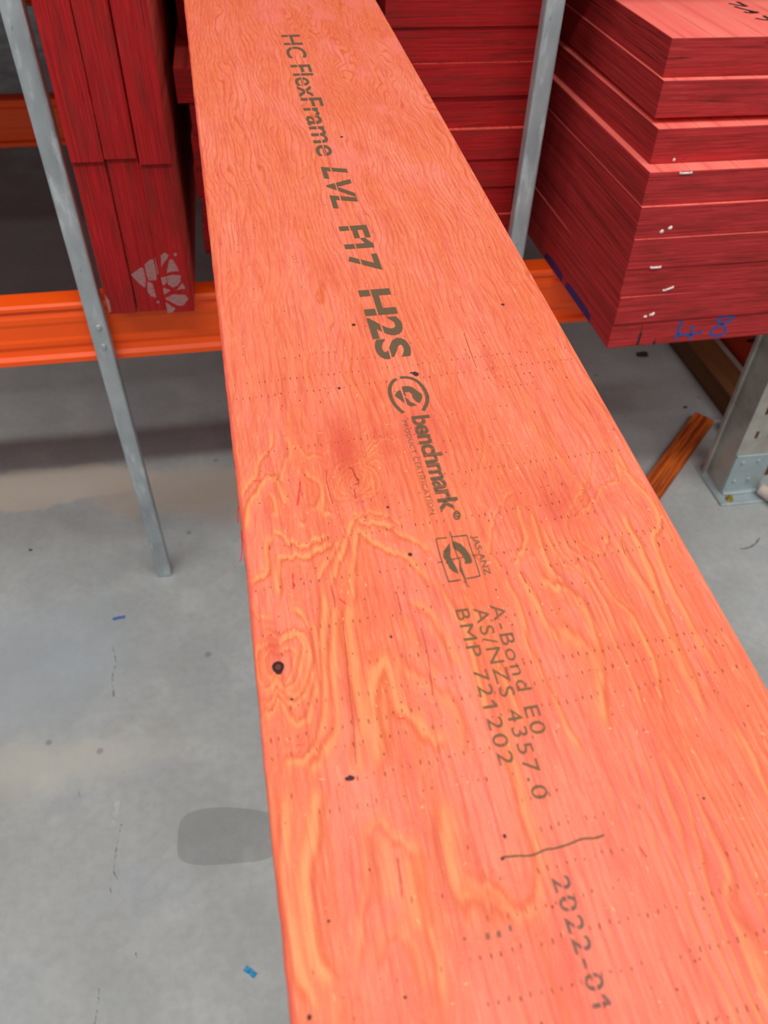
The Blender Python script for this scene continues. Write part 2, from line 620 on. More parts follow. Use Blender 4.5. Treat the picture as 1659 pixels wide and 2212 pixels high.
# unseen upper rack deck above the frame, added to shade the rack interior
bm = bmesh.new()
add_box(bm, -4.5, 1.13, 1.25, 7.5, 1.40, 1.46)
add_box(bm, 1.26, 4.5, 1.25, 7.5, 1.40, 1.46)
add_box(bm, 1.26, 4.5, 1.25, 1.295, 1.28, 1.40)
add_box(bm, -4.5, 1.13, 1.25, 1.295, 1.28, 1.40)
add_box(bm, -3.0, 1.13, 2.35, 2.40, 1.28, 1.40)
obj('added_shade_deck', bm_mesh(bm), M['orange_dark'], kind='structure')

# ------------------------------------------------------------------ galvanised posts
def post(x, y, w, d, label, zs=(), zbot=0.0, lean=0.0):
    root = obj('galvanised_post', None, label=label, cat='post', group='thin galvanised posts in front of the rack')
    root.location = (x, y, 0)
    bm = bmesh.new()
    add_box(bm, -w / 2, w / 2, -d / 2, d / 2, zbot, 2.6, 0.004, 2)
    obj('tube', bm_mesh(bm), M['galv'], root)
    for z in zs:
        bm = bmesh.new()
        add_cyl(bm, (0.002, -d / 2 - 0.0005, z), (0, -1, 0), 0.0055, 0.0035, 12, 0.0035)
        obj('bolt', bm_mesh(bm), M['galv'], root)
    return root


pl = post(-0.2700, 1.270, 0.031, 0.024, 'galvanised square post left of the upright red boards', (0.655, 0.617))
pr = post(0.4545, 1.2805, 0.029, 0.024, 'galvanised square post right of the big orange board')
pl.rotation_euler = (0.0, math.radians(-0.55), 0)
pr.rotation_euler = (0.0, math.radians(0.4), 0)


# ------------------------------------------------------------------ stored boards
def board_mesh(w, l, t, top, bev=0.0011):
    """local: x 0..w, y 0..l, z 0..t ; slot0 edge, slot1 faces"""
    bm = bmesh.new()
    add_box(bm, 0, w, 0, l, 0, t, bev, 2)
    me = bm_mesh(bm)
    me.materials.append(M[top[0]])
    me.materials.append(M[top[1]])
    for p in me.polygons:
        if abs(p.normal.z) > 0.9 and p.area > 0.05 * w * l:
            p.material_index = 1
    return me


RS = []        # right-hand stack: X, Y, z per layer from the fitted corners
rcor = [(0.5530, 1.0358, 0.0), (0.5515, 1.0310, 0.047), (0.5500, 1.0330, 0.094), (0.5490, 1.0300, 0.141), (0.5490, 1.0325, 0.188),
        (0.5505, 1.0375, 0.235), (0.5620, 1.0665, 0.282), (0.5620, 1.0855, 0.337), (0.5660, 1.0990, 0.384)]
ordinal = ['lowest', 'second lowest', 'third lowest', 'fourth lowest', 'fifth lowest', 'sixth lowest', 'third from the top',
           'second from the top', 'topmost']
extra = ['marked 48 in blue', 'with a pair of bent white staple legs', 'with a white staple near its upper corner', 'with a white staple across its upper joint',
         'with two white specks', 'without staples', 'with a long white staple below its lit upper ledge', 'plain ended', 'with black print on its pink face']
extra = ['marked 48 in blue', 'with two white staple ends', 'with a white staple', 'with a level white staple', 'with paired white specks',
         'with a large white staple', 'with a lit pink ledge', 'plain-ended', 'with black lettering on its pink face']
for kx, (x, y, dz) in enumerate(rcor):
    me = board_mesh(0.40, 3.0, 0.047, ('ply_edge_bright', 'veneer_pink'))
    o = obj('lvl_board', me, (), label='red board %s, %s of the right-hand stack' % (extra[kx], ordinal[kx]),
            cat='timber board', group='red boards in the right-hand stack', loc=(x, y, ZT + dz))
    o.rotation_euler = (0, 0, math.radians(1.6 if kx < 2 else 1.0) if kx < 7 else 0.0)
    RS.append(o)
for yy in (1.45,):
    obj('timber_packer', box_mesh(0, 0.30, 0, 2.2, 0, 0.008, 0.0008), M['timber_brown'], label='thin dark packing strip under the top two boards of the right-hand stack',
        cat='packing strip', loc=(0.60, yy, ZT + 0.329))


def front_frame(o):
    """frame on the front end (local y=0) of a stored board"""
    return ((0, 0, 0), (1, 0, 0), (0, 0, 1), (0, -1, 0))


def px_front(o, px, py):
    """pixel -> local (x,z) on the front end of board o"""
    n = np.array([math.sin(o.rotation_euler.z), -math.cos(o.rotation_euler.z), 0])
    p = on_plane(px, py, o.location, n)
    c, s = math.cos(o.rotation_euler.z), math.sin(o.rotation_euler.z)
    d = p - np.array(o.location)
    return (d[0] * c + d[1] * s, d[2])


def px_side(o, px, py):
    """pixel -> local (y,z) on the left side (local x=0)"""
    c, s = math.cos(o.rotation_euler.z), math.sin(o.rotation_euler.z)
    p = on_plane(px, py, o.location, np.array([c, s, 0]))
    d = p - np.array(o.location)
    return (-d[0] * s + d[1] * c, d[2])


# staples
def staple(o, a, b, w=0.0022):
    (x0, z0), (x1, z1) = px_front(o, *a), px_front(o, *b)
    z0 = min(max(z0, 0.002), 0.045)
    z1 = min(max(z1, 0.002), 0.045)
    bm = bmesh.new()
    d = Vector((x1 - x0, 0, z1 - z0))
    add_cyl(bm, (x0, -0.0012, z0), d, w / 2, d.length, 8)
    add_cyl(bm, (x0, -0.0012, z0), (0, 1, 0), w * 0.6, 0.003, 8)
    add_cyl(bm, (x1, -0.0012, z1), (0, 1, 0), w * 0.6, 0.003, 8)
    obj('staple', bm_mesh(bm, smooth=True), M['staple'], o)


staple(RS[5], (1470, 373), (1495, 366), 0.003)
staple(RS[4], (1428, 501), (1430, 499), 0.004)
staple(RS[4], (1446, 493), (1449, 491), 0.004)
staple(RS[3], (1405, 583), (1425, 579), 0.0032)
staple(RS[2], (1433, 627), (1453, 620), 0.0032)
staple(RS[1], (1392, 684), (1395, 683), 0.003)
staple(RS[1], (1405, 680), (1411, 677), 0.004)
staple(RS[6], (1455, 346), (1456, 344), 0.003)

# 48 in blue marker on the lowest board end (strokes in crop 1500,680 and 1090,400)
V, Fc = [], []
q = lambda x, y: px_front(RS[0], 1090 + x * 0.343, 400 + y * 0.343)
four = [[(1118, 850), (1105, 880), (1092, 920), (1080, 955), (1075, 970)],
        [(1092, 935), (1130, 942), (1180, 938), (1230, 925), (1248, 918)],
        [(1182, 885), (1176, 920), (1168, 955), (1164, 975)]]
eight = [(1440, 828), (1420, 824), (1370, 830), (1345, 842), (1352, 862), (1372, 878), (1388, 900), (1388, 925), (1362, 945), (1325, 948),
         (1300, 938), (1300, 918), (1325, 895), (1360, 878), (1405, 858), (1435, 843), (1442, 830)]
for s, w in zip(four, (0.0056, 0.0046, 0.0048)):
    ribbon_into(V, Fc, smooth_pts([q(*p) for p in s], 6), w, 0.12)
ribbon_into(V, Fc, smooth_pts([q(*p) for p in eight], 6), 0.0048, 0.1)
obj('marker_number', flat_mesh(V, Fc, front_frame(RS[0]), 0.0004), M['blue_ink'], RS[0], label='handwritten number 48 in blue marker')
# dark nicks at the foot of the same end
V, Fc = [], []
for s, w in (([(868, 880), (858, 930), (845, 975), (835, 1005)], [0.001] * 6 + [0.004] * 13), ([(955, 960), (945, 985), (938, 1003)], [0.0008] * 6 + [0.004] * 7)):
    V, Fc = [], []
    ribbon_into(V, Fc, smooth_pts([q(*p) for p in s], 6), w)
    obj('saw_nick', flat_mesh(V, Fc, front_frame(RS[0]), 0.0004), M['black_ink'], RS[0], label='dark wedge-shaped nick')
# blue paint daubs along the lower left arris
q = lambda x, y: px_side(RS[0], 1100 + x * 0.15375, 440 + y * 0.15375)
V, Fc = [], []
for pts in ([(500, 720), (560, 790), (640, 900), (730, 1020), (745, 1060)], [(800, 1110), (850, 1210), (950, 1360), (1060, 1520), (1130, 1640)]):
    ys = [px_side(RS[0], 1100 + a * 0.15375, 440 + b * 0.15375)[0] for a, b in pts]
    b = len(V)
    m = len(ys)
    for i, yy in enumerate(ys):
        zz = 0.014 * math.sin(math.pi * (i + 0.6) / (m + 0.2)) ** 0.5
        V.append((yy, 0.0016))
        V.append((yy, 0.004 + zz))
    for i in range(m - 1):
        Fc.append((b + 2 * i, b + 2 * i + 1, b + 2 * i + 3, b + 2 * i + 2))
obj('paint_daub', flat_mesh(V, Fc, ((0, 0, 0), (0, 1, 0), (0, 0, 1), (-1, 0, 0)), 0.0004), M['blue_paint'], RS[0], label='dark blue paint daubs')

# printed letters on the topmost right board
tz = ZT + 0.384 + 0.047


def px_top(o, px, py, z):
    p = onz(px, py, z)
    c, s = math.cos(o.rotation_euler.z), math.sin(o.rotation_euler.z)
    d = p - np.array(o.location)
    return (d[0] * c + d[1] * s, -d[0] * s + d[1] * c)


q = lambda x, y: px_top(RS[8], 1480 + x * 0.1079, y * 0.1079, tz)
V, Fc = [], []
for s in ([(870, 72), (1000, 98), (1120, 118), (1235, 130)], [(1045, 40), (1120, 78), (1190, 112), (1240, 132)],
          [(985, 132), (1110, 172), (1250, 205), (1330, 225), (1465, 255)], [(1180, 238), (1260, 258), (1360, 262), (1465, 256)], [(1300, 222), (1340, 255)],
          [(1410, 368), (1500, 388), (1600, 400), (1720, 410)], [(1570, 318), (1640, 362), (1740, 410)]):
    ribbon_into(V, Fc, smooth_pts([q(*p) for p in s], 5), 0.0055)
obj('printed_letters', flat_mesh(V, Fc, ((0, 0, 0.047), (1, 0, 0), (0, 1, 0), (0, 0, 1)), 0.0004), M['black_ink'], RS[8], label='worn black printed letters')

# ---- left: boards stored on edge, two tiers of three
LST = []
names = ['left', 'middle', 'right']
for tier in range(2):
    for i in range(3):
        xl = ((-0.2485, -0.2005, -0.1535), (-0.2485, -0.2010, -0.1515))[tier][i]
        y = (1.2375, 1.2395, 1.2315)[i] - (0.006 if tier else 0)
        hgt = (0.250, 0.2525, 0.246)[i]
        z = ZT + (0 if tier == 0 else hgt + (0.0 if i < 2 else 0.0))
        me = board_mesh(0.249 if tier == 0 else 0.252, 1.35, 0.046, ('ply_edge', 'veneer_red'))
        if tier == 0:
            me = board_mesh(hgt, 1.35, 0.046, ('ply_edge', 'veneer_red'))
        o = obj('lvl_board', me, (), label='red board standing on edge, %s tier, %s of three%s' %
                (('lower', 'upper')[tier], names[i], ', with white stamp' if tier == 0 and i > 0 else ''),
                cat='timber board', group='red boards stored on edge')
        # local x (width) -> world +z ; local z (thickness) -> world -x
        o.rotation_euler = (0, -math.pi / 2, 0)
        o.location = (xl + 0.046, y, z)
        LST.append(o)


def edge_local(o, px, py):
    p = ony(px, py, o.location.y)
    return (p[2] - o.location.z, min(max(-(p[0] - o.location.x), 0.0012), 0.0448))   # local x, local z


EDGEF = ((0, 0, 0), (1, 0, 0), (0, 0, 1), (0, -1, 0))
stamp_l = [[(175, 550), (340, 430), (375, 450), (400, 560), (415, 650), (405, 770), (290, 680)],
           [(395, 390), (470, 315), (535, 300), (560, 400), (585, 520), (590, 640), (540, 640), (470, 650), (430, 560)],
           [(440, 660), (520, 690), (540, 760), (570, 860), (585, 930), (500, 900), (440, 820)],
           [(565, 285), (625, 255), (640, 330), (655, 450), (640, 540), (605, 545), (580, 400)], [(590, 980), (630, 975), (640, 1010), (600, 1020)]]
stamp_r = [[(660, 240), (720, 190), (785, 230), (765, 285), (700, 370), (670, 430)], [(655, 600), (740, 580), (760, 680), (700, 730), (640, 690)],
           [(800, 310), (850, 300), (900, 380), (960, 490), (850, 500), (750, 525)],
           [(750, 580), (860, 550), (985, 565), (980, 660), (930, 730), (850, 760), (780, 710)], [(1015, 680), (1060, 780), (920, 800)],
           [(665, 765), (740, 775), (820, 805), (760, 850), (680, 875)], [(720, 940), (860, 870), (1050, 880), (1110, 940), (1030, 1050), (950, 1060), (850, 1010)],
           [(705, 1000), (800, 1040), (900, 1100), (860, 1160), (740, 1180)], [(870, 195), (920, 205), (915, 245), (875, 245)]]
for o, polys in ((LST[1], stamp_l), (LST[2], stamp_r)):
    V, Fc = [], []
    for pol in polys:
        b = len(V)
        V += [edge_local(o, 260 + x * 0.1326, 520 + y * 0.1326) for x, y in pol]
        Fc.append(tuple(range(b, len(V))))
    me = flat_mesh(V, Fc, EDGEF, 0.0005)
    me.uv_layers.new(name='print')
    obj('stamp_mark', me, M['white_stamp'], o, label='chalky white fan-shaped stamp')
V, Fc = [], []
V += [edge_local(LST[0], x, y) for x, y in ((222, 636), (236, 650), (240, 672), (234, 676), (224, 660))]
me = flat_mesh(V, [tuple(range(5))], EDGEF, 0.0005)
me.uv_layers.new(name='print')
obj('chalk_smudge', me, M['white_stamp'], LST[0], label='pale chalk smudge')

# ---- centre: flat boards in two columns behind the big board
PT = 0.0491
cr_lab = ['lowest', 'second lowest', 'third lowest', 'fourth lowest', 'fifth lowest', 'sixth lowest', 'third from the top', 'second from the top', 'topmost']
for kx in range(9):
    dy = (0.006, -0.002, 0.004, -0.001, -0.006, 0.004, -0.003, 0.001, -0.004)[kx]
    xr = (0.463, 0.466, 0.461, 0.464, 0.4665, 0.464, 0.467, 0.465, 0.471)[kx]
    me = board_mesh(0.247, 2.7, PT - 0.0004, ('ply_edge', 'veneer_red'))
    o = obj('lvl_board', me, (), label='flat red board left of the right-hand post, %s of the centre stack' % cr_lab[kx], cat='timber board',
            group='red boards in the centre stack', loc=(xr - 0.247, 1.333 + dy, ZT + PT * kx))
for kx in range(7):
    xl = (-0.070, -0.082, -0.078, -0.083, -0.080, -0.076, -0.0925)[kx]
    yy = (1.300, 1.336, 1.334, 1.338, 1.333, 1.336, 1.334)[kx]
    me = board_mesh(0.247, 2.7, PT - 0.0004, ('ply_edge', 'veneer_red'))
    obj('lvl_board', me, (), label='flat red board peeking left of the big orange board, %s of seven' %
        (['lowest', 'second lowest', 'third lowest', 'middle', 'third from the top', 'second from the top', 'topmost'][kx]),
        cat='timber board', group='red boards behind the big board', loc=(xl, yy, ZT + PT * kx))
for kx in range(2):
    me = board_mesh(0.247, 2.4, PT - 0.0004, ('ply_edge', 'veneer_red'))
    obj('lvl_board', me, (), label='red board set back in shadow under the big orange board, %s of two' % ('lower', 'upper')[kx],
        cat='timber board', group='red boards behind the big board', loc=(-0.084, 1.490 + 0.004 * kx, ZT + PT * (7 + kx)))

# ------------------------------------------------------------------ rack upright with base plate, and clutter at its foot
ur = obj('rack_upright', None, label='grey slotted steel rack upright on a bolted base plate at the right edge', cat='rack upright')
UX, UY = 1.138, 1.352
ur.location = (UX, UY, 0)
prof_w, prof_d, th = 0.105, 0.075, 0.003
bm = bmesh.new()
add_box(bm, 0, th, 0.0, prof_d, 0.006, 2.4)                       # left side web
add_box(bm, -0.012, th, prof_d, prof_d + th, 0.006, 2.4)          # rolled rear flange
add_box(bm, -0.014, -0.010, prof_d - 0.008, prof_d + th, 0.006, 2.4)
obj('side_web', bm_mesh(bm), M['upright'], ur)
bm = bmesh.new()
zs = [0.006]
slot = []
z = 0.181
while z < 2.3:
    slot.append(z)
    z += 0.0735
SW, SH = 0.009, 0.024
xs = (0.0375, 0.074)
prev = 0.006
for z in slot:
    add_box(bm, 0, prof_w, -th, 0.0, prev, z)
    add_box(bm, 0, xs[0] - SW, -th, 0.0, z, z + SH)
    add_box(bm, xs[0] + 0.0, xs[1] - SW, -th, 0.0, z, z + SH)
    add_box(bm, xs[1], prof_w, -th, 0.0, z, z + SH)
    prev = z + SH
add_box(bm, 0, prof_w, -th, 0.0, prev, 2.4)
obj('slotted_face', bm_mesh(bm), M['upright'], ur)
bm = bmesh.new()
add_box(bm, prof_w - th, prof_w, 0, prof_d, 0.006, 2.4)
obj('side_web', bm_mesh(bm), M['upright'], ur)
bm = bmesh.new()
add_box(bm, -0.018, 0.125, -0.048, 0.108, 0.0, 0.006, 0.002)
bp = obj('base_plate', bm_mesh(bm), M['zinc'], ur)
bm = bmesh.new()
add_box(bm, 0.002, 0.100, -0.0075, -0.0035, 0.006, 0.132, 0.001)
add_box(bm, 0.002, 0.100, -0.016, -0.0035, 0.006, 0.012, 0.002)
add_box(bm, 0.002, 0.100, -0.0095, -0.0035, 0.128, 0.133, 0.001)
br = obj('foot_bracket', bm_mesh(bm), M['zinc'], ur)
for (x, z) in ((0.026, 0.108), (0.068, 0.110), (0.024, 0.046), (0.062, 0.050)):
    bm = bmesh.new()
    add_cyl(bm, (x, -0.0072, z), (0, -1, 0), 0.0058, 0.004, 12, 0.0045)
    obj('rivet', bm_mesh(bm), M['zinc'], br)
bm = bmesh.new()
add_cyl(bm, (0.012, -0.031, 0.006), (0, 0, 1), 0.0105, 0.002, 20)
add_cyl(bm, (0.012, -0.031, 0.008), (0, 0, 1), 0.0075, 0.007, 6)
add_cyl(bm, (0.012, -0.031, 0.015), (0, 0, 1), 0.0045, 0.006, 12)
obj('anchor_bolt', bm_mesh(bm), M['brass'], bp)

# pale tube stub and brown block beside the foot
bm = bmesh.new()
add_cyl(bm, (0, 0, 0.016), (0.42, -0.9, 0.0), 0.016, 0.16, 20)
tube = obj('cardboard_tube', bm_mesh(bm, smooth=False), M['pale'], label='pale scuffed tube lying beside the upright base plate', cat='tube', loc=(1.238, 1.330, 0.0065))
obj('timber_block', box_mesh(0, 0.10, 0, 0.20, 0, 0.05, 0.003), M['timber_brown'], label='short dark brown timber block behind the pale tube', cat='timber block',
    loc=(1.292, 1.40, 0.0), rotz=0.15)

# orange-dyed offcut on the floor
A, B = onz(1545, 905, 0.022), onz(1423, 1078, 0.022)
Cc = onz(1510, 895, 0.022)
d = (B - A)[:2]
L = np.linalg.norm(d)
ang = math.atan2(d[1], d[0])
bm = bmesh.new()
wd_ = 0.058
add_box(bm, 0, L + 0.10, -wd_, 0, 0.0, 0.022, 0.0015)
for vv in bm.verts:
    if vv.co.x < 0.01:
        vv.co.x += (vv.co.y + wd_) * 0.12
me = bm_mesh(bm)
k = NT('orange_dyed_offcut_grain', rough=0.6)
n1 = k.noise(k.mapping(k.coord(), (6, 130, 130)), 1.0, 4, 0.6, 0.4)
k.color(k.mix(k.ramp(n1, 0.38, 0.64), srgb(206, 100, 30), srgb(128, 46, 12)))
obj('timber_offcut', me, k.m, label='orange-brown timber offcut lying on the floor under the big board', cat='timber offcut', loc=(A[0], A[1], 0), rotz=ang)
# long brown timber along the rack frame
tz_ = float(onx(1600, 880, 1.305)[2])
obj('timber_bearer', box_mesh(0, 0.09, 0, 1.6, 0, max(0.06, tz_), 0.003), M['timber_brown'],
    label='long dark brown timber bearer on the floor behind the upright', cat='timber bearer', loc=(1.302, 1.60, 0))
# grey rail and orange sheet beyond it
a1, a2 = onx(1521, 739, 1.40), onx(1609, 844, 1.40)
b1, b2 = onx(1535, 736, 1.40), onx(1623, 835, 1.40)
rz0, rz1 = (a1[2] + a2[2]) / 2, (b1[2] + b2[2]) / 2
rail = bmesh.new()
add_box(rail, 0, 0.03, 0, 1.7, 0, max(rz1, 0.03), 0.002)
obj('floor_rail', bm_mesh(rail), M['upright'], label='grey steel rail on the floor between brown bearer and orange panel', cat='rail', loc=(1.40, 1.50, 0.0))
pan = obj('orange_panel', box_mesh(0, 0.02, 0, 1.7, 0, 0.68, 0.003), M['orange_dark'], label='dark orange panel with black marker writing behind the upright', cat='panel',
          loc=(1.437, 1.50, 0.0))
V, Fc = [], []
q = lambda x, y: (lambda p: (p[1] - 1.50, p[2]))(onx(1500 + x * 0.0994, 680 + y * 0.0994, 1.437))
for s in ([(1480, 460), (1380, 490), (1260, 545), (1150, 565)], [(1150, 565), (1300, 580), (1450, 600), (1620, 610)], [(1620, 610), (1500, 640), (1380, 690), (1280, 715)]):
    ribbon_into(V, Fc, smooth_pts([q(*p) for p in s], 5), 0.007, 0.1)
obj('marker_writing', flat_mesh(V, Fc, ((0, 0, 0), (0, 1, 0), (0, 0, 1), (-1, 0, 0)), 0.0005), M['black_ink'], pan, label='black marker strokes')

# ------------------------------------------------------------------ THE BIG BOARD
BW_L, BW_R, BT, BD = -0.0079, 0.2322, 0.045, 0.339
vd = ray(300, -900)
vd = vd / np.linalg.norm(vd)
xd = np.cross(vd, [0, 0, 1.0])
xd /= np.linalg.norm(xd)
nd = np.cross(xd, vd)
BO = CAM - nd * BD
big = obj('lvl_board', None, label='large orange-red laminated board with black printing, running across the foreground', cat='timber board')
big.matrix_world = Matrix(((xd[0], vd[0], nd[0], BO[0]), (xd[1], vd[1], nd[1], BO[1]), (xd[2], vd[2], nd[2], BO[2]), (0, 0, 0, 1)))


def uv_px(px, py):
    p = on_plane(px, py, BO, nd) - BO
    return np.array([p @ xd, p @ vd])


def uvs(pts, o=(0, 0), s=1.0):
    return np.array([uv_px(o[0] + x * s, o[1] + y * s) for x, y in pts])


T6 = ((480, 920), 0.22905)
T7 = ((540, 1280), 0.25317)
T8 = ((570, 1700), 0.31947)
R1 = ((1000, 1500), 0.39723)
R2 = ((930, 900), 0.37975)
C3 = ((440, 520), 0.34358)
C4 = ((820, 500), 0.31947)
C5 = ((390, 0), 0.30741)

